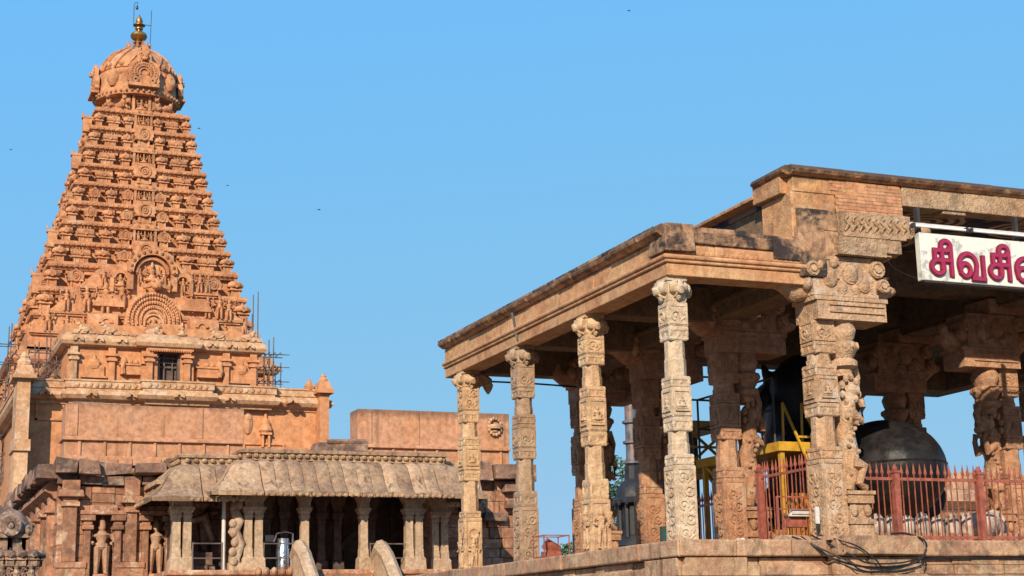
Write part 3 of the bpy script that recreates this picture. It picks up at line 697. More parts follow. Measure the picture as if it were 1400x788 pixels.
# ------------------------------------------------------------------ scaffolds
def scaffold(name, label, x0, x1, y, z0, z1, nx, nz, tall):
    t = thing(name, label, 'scaffold', 'scaffolds beside the tower')
    for i in range(nx):
        for j in range(2):
            x = x0+(x1-x0)*i/(nx-1)+random.uniform(-.1, .1); yy = y+j*1.3
            b = MB(); zt_ = z1+tall[i % len(tall)]
            b.tube([(x, yy, z0), (x+random.uniform(-.12, .12), yy, zt_)], .048, 5); b.build('upright_pole', M_bamboo, t)
    for k in range(nz):
        z = z0+(z1-z0)*(k+.5)/nz
        b = MB(); b.tube([(x0-.7, y-.1, z+random.uniform(-.1, .1)), (x1+.8, y-.1, z+random.uniform(-.1, .1))], .045, 5); b.tube([(x0-.5, y+1.35, z), (x1+.6, y+1.35, z)], .045, 5)
        for i in range(nx): b.tube([(x0+(x1-x0)*i/(nx-1), y-.5, z+.08), (x0+(x1-x0)*i/(nx-1), y+1.9, z+.08)], .05, 4)
        b.build('ledger_pole', M_bamboo, t)
    b = MB(); b.tube([(x0, y-.15, z0), (x1, y-.15, z0+(z1-z0)*.7)], .05, 4); b.tube([(x1, y-.15, z0), (x0, y-.15, z0+(z1-z0)*.6)], .05, 4); b.build('brace_pole', M_bamboo, t)
    recentre(t, (x0+x1)/2, y, z0)
scaffold('scaffold', 'dark pole scaffold against open sky between tower base and bare corner pilaster', 27.9, 30.2, 124, 14, 25.0, 6, 10, (2.7, 4.6, .3, -.6, .9, -1.2))
scaffold('scaffold', 'dark pole scaffold behind the pale corner pilaster of the orange hall', 7.6, 9.4, 127, 14, 25.6, 3, 8, (.1, .5, .9))
scaffold('scaffold', 'low thin pole scaffold on the hall roof beside the carved storey with the door', 10.6, 12.6, 116, 20.1, 23.0, 4, 3, (.1, .7, .4))

# ------------------------------------------------------------------ pillared hall: blocky podium walls with niches, pink parapets above
def block_wall(mb, x0, x1, y, z0, z1, ch=.42, lw=(.6, 1.4), depth=.6, jit=.03, axis='x'):
    """coursed masonry of separate blocks"""
    z = z0
    while z < z1-.05:
        h = min(ch*random.uniform(.8, 1.25), z1-z); x = x0
        if z1-(z+h) < .15: h = z1-z
        while x < x1-.02:
            l_ = min(random.uniform(*lw), x1-x)
            if x1-(x+l_) < .25: l_ = x1-x
            d = random.uniform(-jit, jit)
            if axis == 'x': mb.box(x+.008, x+l_-.008, y+d, y+depth, z+.006, z+h-.006)
            else: mb.box(y+d, y+depth, x+.008, x+l_-.008, z+.006, z+h-.006)
            x += l_
        z += h
mand = thing('pillared_hall', 'long red stone hall with niche walls and worn pink parapets behind the eaved porch', 'temple hall')
WY = 74.0; WX0, WX1 = 7.9, 30.4
mb = MB()
niches = [(9.38, 10.42), (11.98, 12.75)]
xs = [WX0, 9.38, 10.42, 11.98, 12.75, 16.0]
for a, b in zip(xs, xs[1:]):
    if (a, b) in niches:
        block_wall(mb, a, b, WY, 7.55, 8.75, .4, (.8, 1.1)); block_wall(mb, a, b, WY+.55, 4.2, 7.6, 1.2, (1.2, 1.3), .4, .01)
    else: block_wall(mb, a, b, WY, 4.2, 8.75, .5, (.5, 1.0))
block_wall(mb, 25.0, WX1, WY, 4.2, 9.3, .55, (.5, 1.2), jit=.09)
block_wall(mb, WY, 100, WX0, 4.2, 8.75, .5, (.7, 1.5), axis='y')
mb.box(WX0+.62, 13.0, WY+.95, 100, .1, 9.2); mb.box(25.2, WX1-.05, WY+.95, 100, .1, 9.2); mb.box(13.0, 25.2, 76.5, 100, .1, 9.2)
mb.build('block_wall', M_hall, mand)
mb = MB(); block_wall(mb, WX0-.35, WX1+.3, WY-.45, 0, 4.2, .6, (.7, 1.6), 1.4); 
mb.sweep([(-.3, 3.5), (.15, 3.5), (.3, 3.62), (.3, 3.85), (.1, 3.95), (.1, 4.25), (-.3, 4.25)], [(WX0-.35, 100), (WX0-.35, WY-.45), (WX1+.3, WY-.45)])
mb.build('podium', M_hall, mand)
for x, w0, top in ((8.42, .30, 8.2), (11.15, .26, 7.95)):            # tall pilasters
    b = MB(); b.box(x-w0, x+w0, WY-.28, WY+.05, 5.3, top-.35); b.box(x-w0*1.35, x+w0*1.35, WY-.4, WY+.05, top-.42, top-.2); b.box(x-w0*1.1, x+w0*1.1, WY-.33, WY+.05, top-.2, top); b.box(x-w0*1.9, x+w0*1.9, WY-.6, WY+.05, top, top+.32, .06); b.box(x-w0*1.3, x+w0*1.3, WY-.4, WY+.05, top+.32, 9.0)
    b.build('pilaster', M_hall, mand)
for xa, xb in niches:                                                  # framing half columns and lintel
    b = MB()
    for x in (xa-.16, xb+.16):
        b.box(x-.15, x+.15, WY-.2, WY+.2, 4.4, 7.0); b.box(x-.26, x+.26, WY-.32, WY+.2, 6.75, 6.95); b.box(x-.2, x+.2, WY-.26, WY+.2, 6.95, 7.15); b.box(x-.32, x+.32, WY-.38, WY+.2, 7.15, 7.4)
    b.box(xa-.5, xb+.5, WY-.35, WY+.1, 7.42, 7.62); b.box(xa-.1, xb+.1, WY-.28, WY+.1, 7.62, 7.85)
    b.build('niche_frame', M_hall, mand)
mb = MB()                                                              # string course under the figures
for a, b in ((WX0-.05, 9.2), (10.6, 11.8), (12.9, 13.4)): mb = MB(); mb.box(a, b, WY-.3, WY+.05, 5.05, 5.3); mb.box(a+.03, b-.03, WY-.24, WY+.05, 4.2, 5.05); mb.build('base_moulding', M_hall, mand)
mb = MB()                                                              # ruined block cornice
x = WX0-.2
random.seed(11)
while x < 15.5:
    l_ = random.uniform(.45, 1.6); h = random.uniform(.45, .85); d = random.uniform(-.25, .4)
    mb.box(x, x+l_-.03, WY-.55-d, WY+.6, 9.22, 9.22+h, .04, .10); x += l_
x = WX0-.1
while x < 15.5:
    l_ = random.uniform(.7, 1.3); mb.box(x, x+l_-.03, WY-.18-random.uniform(0, .15), WY+.6, 8.78, 9.2, 0, .03); x += l_
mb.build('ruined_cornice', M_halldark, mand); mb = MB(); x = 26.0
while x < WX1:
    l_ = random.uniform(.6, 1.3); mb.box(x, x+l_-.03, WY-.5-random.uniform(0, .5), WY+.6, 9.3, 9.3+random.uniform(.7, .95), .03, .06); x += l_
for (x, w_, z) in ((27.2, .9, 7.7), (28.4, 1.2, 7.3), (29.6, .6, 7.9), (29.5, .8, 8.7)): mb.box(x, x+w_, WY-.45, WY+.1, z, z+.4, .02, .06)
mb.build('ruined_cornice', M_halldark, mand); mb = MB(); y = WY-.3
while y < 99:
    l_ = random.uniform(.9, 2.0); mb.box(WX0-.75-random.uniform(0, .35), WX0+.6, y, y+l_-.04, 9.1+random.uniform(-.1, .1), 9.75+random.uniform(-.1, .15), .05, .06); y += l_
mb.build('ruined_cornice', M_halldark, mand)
mb = MB(); mb.sweep([(-.3, 8.2), (.1, 8.2), (.25, 8.4), (.55, 8.55), (.5, 8.8), (.3, 8.95), (.3, 9.1), (-.3, 9.1)], [(WX0, 100), (WX0, WY+.6)])
for k in range(9): yy = WY+1.2+k*2.7; mb.box(WX0-.3, WX0+.1, yy, yy+.6, 4.3, 8.3); mb.box(WX0-.45, WX0+.1, yy-.2, yy+.8, 7.6, 7.9)
mb.build('wall_moulding', M_hall, mand)
def parapet(x0, x1, ztop, split):
    b = MB(); y = WY+.75
    b.box(x0, x1, y, y+1.4, 11.0, ztop, 0)
    b.box(x0+.05, x1-.05, y-.10, y+.1, 11.05, 11.12); b.box(x0-.12, x1-.02, y-.22, y+1.4, 10.9, 11.06); b.box(x0-.02, x1-.05, y-.04, y+1.3, 10.0, 10.92)
    for x in split: b.box(x-.22, x+.22, y-.06, y+.1, 11.12, ztop-.06)
    k = x0+.6
    while k < x1-.5: b.box(k, k+.14, y-.12, y, 10.18, 10.9); k += 1.15
    b.box(x0-.05, x1-.02, y-.14, y, 10.0, 10.2)
    return b
b = parapet(8.15, 16.5, 12.62, (8.5, 14.3)); b.box(8.4, 10.0, WY+.8, WY+2, 12.55, 12.75, .1, .04); p1 = b.build('parapet', M_parapet, mand)
b = parapet(22.2, 30.3, 12.85, (22.7, 25.2, 27.6)); p2 = b.build('parapet', M_parapet, mand)
for p in (p1, p2):
    md = p.modifiers.new('Bevel', 'BEVEL'); md.width = .12; md.segments = 3; md.limit_method = 'ANGLE'
b = MB(); block_wall(b, 7.95, 16.6, WY+.5, 9.75, 10.1, .35, (.6, 1.6), 1.2, .12); b.build('broken_ledge', M_parapet, mand); b = MB(); block_wall(b, 22.2, 30.3, WY+.5, 9.6, 10.1, .5, (.6, 1.3), 1.2, .14); b.build('broken_ledge', M_parapet, mand)
b = MB(); b.lathe((29.45, WY+.7, 12.15), [(.38, -.12), (.40, 0), (.3, .1)], 12); 
for k in range(14): a = k*math.pi/7; b.ell((29.45+.34*math.cos(a), WY+.60, 12.15+.42*math.sin(a)), .1, 5, 4)
figure(b, 29.45, WY+.6, 11.85, .62, seated=True)
b.build('carved_medallion', M_towerpale, p2)
b = MB(); b.ell((16.7, WY+.8, 11.9), (.25, .25, .55)); b.ell((16.7, WY+.75, 12.2), .22, 7, 5); b.build('edge_carving', M_parapet, p1)
recentre(mand, 19, 80, 0)
b = MB(); b.box(19.7, 22.4, WY-.6, WY+.5, 10.55, 11.0, .12, .1); b.tube([(20.3, WY-.5, 11.0), (22.2, WY-.5, 11.05)], .13, 6)
tag(b.build('stone_slab', M_halldark), 'dark loose stone slab lying on the porch roof below the blue gap', 'stone slab')

def niche_statue(x, z, h, label):
    b = MB(); figure(b, x, WY+.15, z+.55, h, thin=1.0)
    st = b.build('niche_statue', M_statue, None, smooth=50); tag(st, label, 'statue', 'statues in the wall niches')
    b = MB(); b.lathe((x, WY+.1, z), [(.42, 0), (.45, .2), (.36, .28), (.40, .42), (.34, .57)], 12); b.build('pedestal', M_hall, st, smooth=40)
niche_statue(9.9, 4.2, 2.55, 'broad four-armed guardian statue in the wide wall niche')
niche_statue(12.33, 4.2, 2.5, 'slim pale statue with pointed crown in the narrow niche beside the porch')

# ------------------------------------------------------------------ porch with curved stone eave
porch = thing('eaved_porch', 'columned stone porch with a wavy curved stone eave', 'porch')
def eave_profile(dz, ext):
    pts = []
    S = [(-.25, 0), (.12, -.03), (.42, -.16), (.66, -.42), (.84, -.72), (1.0, -1.0), (1.2, -1.26), (1.42, -1.46), (1.62, -1.58)]
    for j in range(9):
        pts.append((S[j][0]*ext/1.55, 9.55+dz+S[j][1]))
    under = [(o-.05, z-.16) for o, z in pts[::-1]]
    return pts, under
def eave(path, dz, ext, name, seg=.62):
    """curved slabs laid side by side along the path"""
    P = [Vector(p) for p in path]; n = len(P)
    top, und = eave_profile(dz, ext); prof = top+und; k = len(prof)
    b = MB()
    # resample path
    Q = []
    for i in range(n-1):
        a, c = P[i], P[i+1]; L_ = (c-a).length; m_ = max(1, round(L_/seg))
        for j in range(m_): Q.append((a+(c-a)*(j/m_), i))
    nr = []
    def nrm(i):
        d = (P[i+1]-P[i]).normalized(); return Vector((d.y, -d.x))
    for q, i in Q:
        nr.append(nrm(i) if (q-P[i]).length > 1e-6 or i == 0 else None)
    rows = []
    for (q, i), nn in zip(Q, nr):
        if nn is None:
            a, c = nrm(i-1), nrm(i); mm = (a+c).normalized(); nn = mm/max(.4, mm.dot(a))
        rows.append((q, nn))
    rows.append((P[-1], nrm(n-2)))
    for r in range(len(rows)-1):
        (p0, n0), (p1, n1) = rows[r], rows[r+1]
        lift = random.uniform(-.03, .03); g = .022; sub = 3
        vs = []; fs = []
        for s_ in range(sub+1):
            t = s_/sub; t = g+t*(1-2*g); p = p0+(p1-p0)*t; nn = n0+(n1-n0)*t; bul = .07*math.sin(math.pi*s_/sub)
            for j, (o, z) in enumerate(prof):
                q = p+nn*(o+(bul*.5 if j < 9 else 0)); vs.append((q.x, q.y, z+lift+(bul if j < 9 else 0)))
        for s_ in range(sub):
            for j in range(k): j2 = (j+1) % k; fs.append((s_*k+j, (s_+1)*k+j, (s_+1)*k+j2, s_*k+j2))
        fs.append(tuple(range(k))[::-1]); fs.append(tuple(sub*k+j for j in range(k)))
        b.add(vs, fs)
    # drip teeth
    t_ = b; oo, zz = top[-1]
    for i in range(n-1):
        nn = nrm(i); a, c = P[i], P[i+1]; L_ = (c-a).length; m_ = int(L_/.3)
        for j in range(m_):
            q = a+(c-a)*((j+.5)/m_)+nn*(oo-.02)
            t_.ell((q.x, q.y, zz-.10+dz*0), (.10, .10, .09), 6, 4)
    return b.build(name, M_porch, porch, smooth=45)
PY = 71.2
side = [(12.95, 77), (12.95, PY), (15.7, PY)]
eave(side, -.08, 1.6, 'curved_eave')
eave([(15.6, PY+.6), (15.6, PY-.35), (25.2, PY-.35), (25.2, PY+.6)], .16, 1.75, 'curved_eave')
eave([(25.2, PY+.3), (27.2, PY+.3)], -.15, 1.3, 'curved_eave')
mb = MB()
for pth, z in (([(13.0, 77), (13.0, PY+.25), (15.7, PY+.25)], 9.5), ([(15.7, PY+1.2), (15.7, PY-.2), (25.3, PY-.2), (25.3, PY+1.2)], 9.75)):
    mb.sweep([(-.7, z), (.06, z), (.06, z+.1), (.10, z+.3), (.22, z+.33), (.25, z+.44), (.16, z+.5), (-.7, z+.5)], pth)
    for a, c in zip(pth, pth[1:]):
        a = Vector(a); c = Vector(c); d = (c-a).normalized(); nn = Vector((d.y, -d.x)); m_ = int((c-a).length/.34)
        for j in range(m_):
            q = a+(c-a)*((j+.5)/m_)+nn*.12; mb.ell((q.x, q.y, z+.2), (.14, .13, .11), 7, 4)
mb.build('roof_moulding', M_porch, porch, smooth=40)
mb = MB(); mb.box(13.0, 27.0, PY+.2, 80, 9.4, 9.9); mb.box(15.8, 25.1, PY-.1, 80, 9.9, 10.2); mb.box(11.7, 27, PY-.6, 80, 8.55, 8.75); mb.build('roof_slab', M_porch, porch)
mb = MB(); mb.box(12.4, 27.6, PY-1.0, 76, 0, 4.72); mb.sweep([(-.3, 3.9), (.05, 3.9), (.2, 4.05), (.2, 4.2), (.05, 4.3), (.05, 4.5), (.18, 4.55), (.18, 4.76), (-.3, 4.76)], [(12.4, 76), (12.4, PY-1.0), (27.6, PY-1.0)])
for k in range(6): mb.ell((16.2+k*.36, PY-1.2, 4.68), (.16, .16, .2), 8, 6)
mb.build('podium', M_hall, porch)
FZ = 4.75
def pcol(x, y, double, parent=porch, hw=.2, mat=None):
    b = MB(); top = 8.5
    xs_ = (-.24, .24) if double else (0,)
    for d in xs_:
        b.sq((x+d, y, FZ), [(hw*1.3, 0), (hw*1.3, .55), (hw*1.02, .62), (hw*.98, .95), (hw*.9, .98), (hw*.86, 2.35), (hw*1.05, 2.4), (hw*1.05, 2.48), (hw*.9, 2.52), (hw*1.3, 2.66), (hw*1.3, 2.74)])
    e = .24 if double else 0
    b.box(x-hw*1.5-e, x+hw*1.5+e, y-hw*1.6, y+hw*1.6, FZ, FZ+.32, .02); b.box(x-hw*1.4-e, x+hw*1.4+e, y-hw*1.42, y+hw*1.42, FZ+.322, FZ+.52)
    col = b.build('column', mat or M_porchcol, parent)
    b = MB(); c0 = hw*1.5+e
    b.box(x-c0, x+c0, y-hw*1.5, y+hw*1.5, FZ+2.72, FZ+2.84); b.box(x-c0*.8, x+c0*.8, y-hw, y+hw, FZ+2.84, FZ+3.1)
    b.ext([(x-c0*.85, FZ+3.1), (x+c0*.85, FZ+3.1), (x+c0*1.25, FZ+3.4), (x+c0*1.35, FZ+3.75), (x-c0*1.35, FZ+3.75), (x-c0*1.25, FZ+3.4)], y-hw*1.1, y+hw*1.1)
    b.build('capital', mat or M_porchcol, col)
for x, y, d in ((12.95, PY-.1, True), (16.12, PY-.35, True), (18.5, PY-.35, False), (21.3, PY-.35, False), (23.75, PY-.35, True)): pcol(x, y, d)
for x, y, d in ((12.9, PY+1.2, False), (25.6, PY+1.3, True), (27.2, PY+1.3, False)): pcol(x, y, d)
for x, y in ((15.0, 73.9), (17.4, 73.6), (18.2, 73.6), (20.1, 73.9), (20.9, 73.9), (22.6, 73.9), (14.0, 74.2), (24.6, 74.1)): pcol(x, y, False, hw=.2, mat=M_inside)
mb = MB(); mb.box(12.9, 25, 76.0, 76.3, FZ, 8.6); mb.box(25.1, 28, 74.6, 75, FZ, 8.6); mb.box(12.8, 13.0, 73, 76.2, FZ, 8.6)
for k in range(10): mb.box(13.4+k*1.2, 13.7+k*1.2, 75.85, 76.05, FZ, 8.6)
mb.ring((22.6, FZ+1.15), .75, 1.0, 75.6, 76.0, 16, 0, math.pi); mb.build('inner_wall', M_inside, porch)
b = MB(); b.box(17.45-.2, 17.45+.2, 73.2, 73.24, 6.2, 6.5); b.build('notice_board', M_tubegrey, porch); b = MB(); b.box(20.2, 20.5, 70.2, 70.35, 8.15, 8.4); b.build('lamp_box', M_tubegrey, porch)
recentre(porch, 19.5, PY, 0)

b = MB(); figure(b, 14.0, 72.9, FZ+.9, 3.2, thin=1.15); b.lathe((14.0, 72.9, FZ), [(1.0, 0), (1.0, .3), (.85, .35), (.85, .9)], 4, math.pi/4)
b.tube([(13.6, 72.6, FZ+1.0), (13.3, 72.5, FZ+2.2), (14.2, 72.4, FZ+2.5), (14.6, 72.4, FZ+1.4)], [.3, .28, .28, .2], 7)
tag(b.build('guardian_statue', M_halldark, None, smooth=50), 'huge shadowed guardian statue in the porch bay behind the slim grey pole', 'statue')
b = MB()
random.seed(4)
b.tube([(15.35, PY-.3, FZ), (15.3, PY-.35, FZ+.6), (15.55, PY-.45, FZ+1.2), (15.25, PY-.4, FZ+1.75), (15.45, PY-.45, FZ+2.2), (15.25, PY-.4, FZ+2.7), (15.5, PY-.3, FZ+3.3)], [.34, .28, .25, .28, .26, .22, .3], 8)
for k in range(7): b.ell((15.3+random.uniform(-.15, .15), PY-.55, FZ+.4+k*.42), (.2, .2, .22), 7, 5)
b.box(15.0, 15.7, PY-.6, PY+.1, FZ, FZ+.35)
tag(b.build('rearing_lion_carving', M_porchcol, None, smooth=50), 'pale eroded rearing lion carving against the second porch column', 'carving')
b = MB(); b.tube([(14.78, PY-.4, FZ), (14.78, PY-.4, 8.6)], .09, 8); 
tag(b.build('support_pole', M_tubegrey), 'slim grey support pole under the porch eave', 'pole')
b = MB(); b.lathe((17.78, 71.9, FZ), [(.33, 0), (.33, 1.0), (.3, 1.1), (.3, 1.5)], 16); wc = b.build('water_urn', M_steel, None, smooth=40); tag(wc, 'shiny steel water drum with pipe in the dark porch', 'water drum')
b = MB(); b.tube([(17.3, 71.7, FZ+1.35), (17.4, 71.6, FZ+1.72), (17.8, 71.6, FZ+1.8), (18.15, 71.6, FZ+1.72), (18.2, 71.6, FZ)], .045, 6); b.build('pipe', M_steel, wc)
for xs_, lab in (((16.6, 18.2), 'thin rusty railing in the porch beside the water drum'), ((13.4, 14.7), 'thin rusty railing before the shadowed guardian statue'), ((21.6, 23.4), 'thin rusty railing in the porch bay by the red idol')):
    b = MB()
    for z in (5.3, 5.95): b.tube([(xs_[0], PY-.5, z), (xs_[1], PY-.5, z)], .03, 5)
    for x in xs_: b.tube([(x, PY-.5, FZ), (x, PY-.5, 6.0)], .035, 5)
    tag(b.build('railing', M_bamboo), lab, 'railing', 'railings in the porch')
b = MB(); figure(b, 22.05, 72.3, FZ+.25, 1.25, seated=True); b.lathe((22.05, 72.3, FZ), [(.4, 0), (.4, .15), (.3, .2), (.3, .3)], 10); tag(b.build('idol', M_idol, None, smooth=50), 'small vermilion idol seated behind the thin column of the porch', 'idol')
def balustrade(x0, lab, dirx):
    b = MB(); pts = [(70.5, 4.0), (70.4, 5.25), (69.9, 5.55), (69.4, 5.5), (68.6, 5.05), (67.4, 4.1), (66.2, 3.1), (65.0, 2.2), (65.0, 0), (70.5, 0)]
    b.extx(pts[::-1], x0, x0+.45); b.tube([(x0+.22, 70.3, 5.35), (x0+.22, 69.6, 5.72), (x0+.22, 68.7, 5.3), (x0+.22, 66.2, 3.3), (x0+.22, 65.1, 2.3)], [.3, .36, .32, .3, .28], 8)
    tag(b.build('stair_balustrade', M_porchcol, None, smooth=40), lab, 'balustrade', 'balustrades of the porch stairs')
balustrade(17.75, 'curved stone stair balustrade below the water drum', 1); balustrade(21.55, 'curved stone stair balustrade in front of the vermilion idol', -1)
b = MB()
for k in range(12): b.box(18.3, 21.5, 65.0+k*.45, 70.3, k*.38, k*.38+.38)
tag(b.build('stone_stairs', M_hall), 'flight of stone steps between the two curved balustrades', 'stairs')

# ------------------------------------------------------------------ small blackened shrine at the left edge
sh = thing('small_shrine', 'blackened miniature shrine with domed top standing low before the red niche wall', 'shrine')
sx_, sy_ = 4.45, 55.
b = MB(); b.box(sx_-1.2, sx_+1.2, sy_-1.2, sy_+1.2, 0, 3.6)
for z in (3.5,): b.sweep([(-.2, z), (.15, z), (.35, z+.12), (.3, z+.3), (-.2, z+.3)], [(sx_-1.2, sy_-1.2), (sx_+1.2, sy_-1.2), (sx_+1.2, sy_+1.2), (sx_-1.2, sy_+1.2)], True)
b.build('base', M_small, sh)
b = MB(); b.box(sx_-.95, sx_+.95, sy_-.95, sy_+.95, 3.6, 4.9)
random.seed(3)
for k in range(4):
    for j in range(2):
        x = sx_-.75+k*.5; figure(b, x, sy_-1.05, 3.8+j*.0, .95, seated=(k+j) % 2 == 0); 
for k in range(5):
    for s_ in (0, 1):
        t = -.8+k*.4
        add_shrine(b, 'kuta', sx_+t*(1 if not s_ else 0)+(0 if not s_ else 1.0), sy_-1.0 if not s_ else sy_+t, 4.45, .42, .62, 0 if not s_ else math.pi/2)
b.build('figure_tier', M_small, sh)
b = MB(); b.box(sx_-.55, sx_+.55, sy_-.55, sy_+.55, 4.9, 5.55)
for s_ in (-1, 1):
    for q in (-.5, 0, .5): b.box(sx_+q-.07, sx_+q+.07, sy_-.62, sy_-.5, 4.95, 5.5)
b.box(sx_-.72, sx_+.72, sy_-.72, sy_+.72, 5.45, 5.58); b.build('neck', M_small, sh)
b = MB(); b.lathe((sx_, sy_, 5.55), [(.75, 0), (.82, .1), (.78, .35), (.62, .62), (.38, .85), (.12, .95), (.14, 1.05), (.04, 1.25)], 12)
b.ring((sx_, 5.85), .14, .36, sy_-.95, sy_-.6, 14); b.ell((sx_, sy_-.85, 5.85), .13, 7, 5)
for s_ in (-1, 1): b.ell((sx_+s_*.65, sy_-.72, 5.72), (.16, .16, .2), 7, 5)
b.build('dome', M_small, sh, smooth=40)
recentre(sh, sx_, sy_, 0); sh.scale = (.9, .9, .94); sh.location.x -= .12

# ------------------------------------------------------------------ columned pavilion
pav = thing('columned_pavilion', 'carved stone pavilion on a high plinth with a flat roof and sculpted columns', 'pavilion')
F = 3.0
# plinth
mb = MB()
ppath = [(11.42, 34.), (11.42, 21.42), (14.1, 21.42), (14.1, 21.2), (15.75, 21.2), (15.75, 21.42), (26, 21.42)]
block = [(-1.2, 2.74), (.0, 2.74), (.02, 2.76), (.02, F-.02), (0, F), (-1.2, F)]
def cut_path(path, step):
    out = []
    for a, c in zip(path, path[1:]):
        a = Vector(a); c = Vector(c); L_ = (c-a).length; t = 0
        while t < L_-1e-3:
            l_ = min(step*random.uniform(.6, 1.5), L_-t)
            if L_-t-l_ < step*.35: l_ = L_-t
            out.append((a+(c-a)*(t/L_), a+(c-a)*((t+l_)/L_))); t += l_
    return out
random.seed(21)
def course(mb, prof, path, step, gap=.007, jit=.02):
    for a, c in cut_path(path, step):
        d = (c-a).normalized(); nn = Vector((d.y, -d.x)); j = random.uniform(-jit, jit)
        mb.sweep([(o+j, z+random.uniform(-.003, .003)) for o, z in prof], [a+d*gap, c-d*gap])
PS = [ppath[:3], ppath[3:5], ppath[5:]]
PS = [ppath[:2], ppath[1:3], [(14.1, 21.2), (15.75, 21.2)], [(15.75, 21.42), (26, 21.42)]]
for q in PS: course(mb, block, q, 1.3)
mb.build('plinth_cap', M_plinth, pav)
mb = MB()
for q in PS: course(mb, [(-1.2, 2.45), (-.06, 2.45), (-.06, 2.6), (-.12, 2.62), (-.12, 2.73), (-1.2, 2.73)], q, 1.0)
for q in PS: course(mb, [(-1.2, 2.22), (.0, 2.22), (.09, 2.26), (.12, 2.33), (.10, 2.41), (.02, 2.445), (-1.2, 2.445)], q, 1.5)
for q in PS: course(mb, [(-1.2, 1.2), (.04, 1.2), (.04, 2.2), (-.0, 2.21), (-1.2, 2.21)], q, .9, jit=.03)
for q in PS: course(mb, [(-1.2, 0), (.3, 0), (.3, .5), (.2, 1.), (.1, 1.19), (-1.2, 1.19)], q, 1.2, jit=.03)
mb.box(12.3, 26, 22.3, 34, 0, F-.03)
mb.build('plinth_wall', M_plinth, pav)
mb = MB(); mb.box(14.2, 15.72, 21.16, 22.3, 2.76, 3.055, .01, .01); mb.box(14.0, 14.75, 21.3, 21.75, 2.99, 3.06, .02, .01); mb.build('pillar_footing', M_plinth, pav)

# slender outer columns
def relief(mb, x, y, z0, z1, hw, kind):
    """carved panel on the front and south faces of a square block"""
    zc = (z0+z1)/2; h = z1-z0
    for side in (0, 1):
        b = MB()
        if kind == 'figure': figure(b, 0, 0, z0+.05*h, h*.86, thin=.95)
        elif kind == 'seated': b.box(-.13, .13, -.03, .05, z0+.12*h, z0+.2*h); b.box(-.10, .10, -.02, .05, z0+.22*h, z0+.28*h); figure(b, 0, 0, z0+.26*h, h*.66, seated=True, arms=2)
        elif kind == 'dancer':
            figure(b, 0, 0, z0+.05*h, h*.6); b.tube([(-.12, 0, z0+.1*h), (.05, -.02, z0+.4*h), (.12, 0, z0+.75*h)], .03, 5); b.ring((0, z0+.72*h), .09, .12, -.02, .03, 12)
        else:                                        # scrolls
            for q in range(max(2, int(h/.22))):
                zz = z0+.12+q*.22; s_ = 1 if q % 2 else -1
                if zz > z1-.08: break
                b.ell((s_*.05, 0, zz), (.035, .035, .035), 7, 5); b.ring((s_*.05, zz), .06, .09, -.03, .03, 12, .6*s_, .6*s_+5.2); b.tube([(-s_*.02, 0, zz-.09), (-s_*.11, -.005, zz-.02), (-s_*.10, 0, zz+.08)], [.018, .022, .012], 5)
                b.ell((s_*-.1, -.005, zz+.05), (.03, .02, .05), 5, 4)
        e_ = hw*.90
        for a_, c_, d_, f_ in ((-e_, e_, z0-.02, z0+.02), (-e_, e_, z1-.03, z1+.01), (-e_, -e_+.03, z0+.02, z1-.03), (e_-.03, e_, z0+.02, z1-.03)): b.box(a_, c_, -.012, .02, d_, f_)
        dp = .55 if kind == 'scroll' else .9
        if side == 0: mb.add([(x+p[0], y-hw-.006+p[1]*dp, p[2]) for p in b.v], b.f)
        else: mb.add([(x-hw-.006+p[1]*dp, y-p[0], p[2]) for p in b.v], b.f)
def shaft(mb, x, y, hw, ph=math.pi/8, z0=0, z1=1, n=8):
    mb.lathe((x, y, 0), [(hw*1.10, z0), (hw*1.10, (z0+z1)/2-.012), (hw*1.02, (z0+z1)/2), (hw*1.02, z1)], n, ph)
def band(mb, x, y, hw, z0, z1):
    h = z1-z0
    mb.sq((x, y, 0), [(hw*.94, z0), (hw*1.03, z0+.08*h), (hw*1.03, z0+.22*h), (hw*.95, z0+.28*h), (hw*.98, z0+.62*h), (hw*1.05, z0+.68*h), (hw*1.05, z0+.86*h), (hw*.98, z1)])
    for sx in (-1, 1):
        for sy in (-1, 1): mb.ell((x+sx*hw*.92, y+sy*hw*.92, z0+.45*h), (hw*.2, hw*.2, h*.3), 7, 5)
        mb.ell((x+sx*hw*.95, y, z0+.42*h), (hw*.12, hw*.2, h*.22), 6, 4); mb.ell((x, y+sx*hw*.95, z0+.42*h), (hw*.2, hw*.12, h*.22), 6, 4)
def cap_head(mb, x, y, z, w, dirs):
    """bracket capital: block with lobed corbels curling outwards"""
    mb.box(x-w*.98, x+w*.98, y-w*.98, y+w*.98, z, z+.31); mb.box(x-w*1.14, x+w*1.14, y-w*1.14, y+w*1.14, z+.265, z+.332)
    for dx, dy in dirs:
        px, py = -dy, dx
        def q(o, t, h): return (x+dx*w*o+px*w*t, y+dy*w*o+py*w*t, z+h)
        mb.tube([q(1.05, -.85, .15), q(1.18, -.5, .15), q(1.22, 0, .14), q(1.18, .5, .15), q(1.05, .85, .15)], [.085, .115, .105, .115, .085], 10)
        for t in (-.36, .36): mb.tube([q(1.0, t, .27), q(1.75, t*.9, .22), q(1.9, t*.8, .12), q(1.6, t*.8, .03), q(1.0, t, -.01)], [.022]*5, 6)
        mb.tube([q(.8, 0, .15), q(1.5, 0, .14), q(1.95, 0, .10), q(2.2, 0, .15)], [.15, .12, .075, .02], 9)
        mb.lathe(q(1.3, 0, -.07), [(.012, 0), (.04, .03), (.06, .08)], 8)

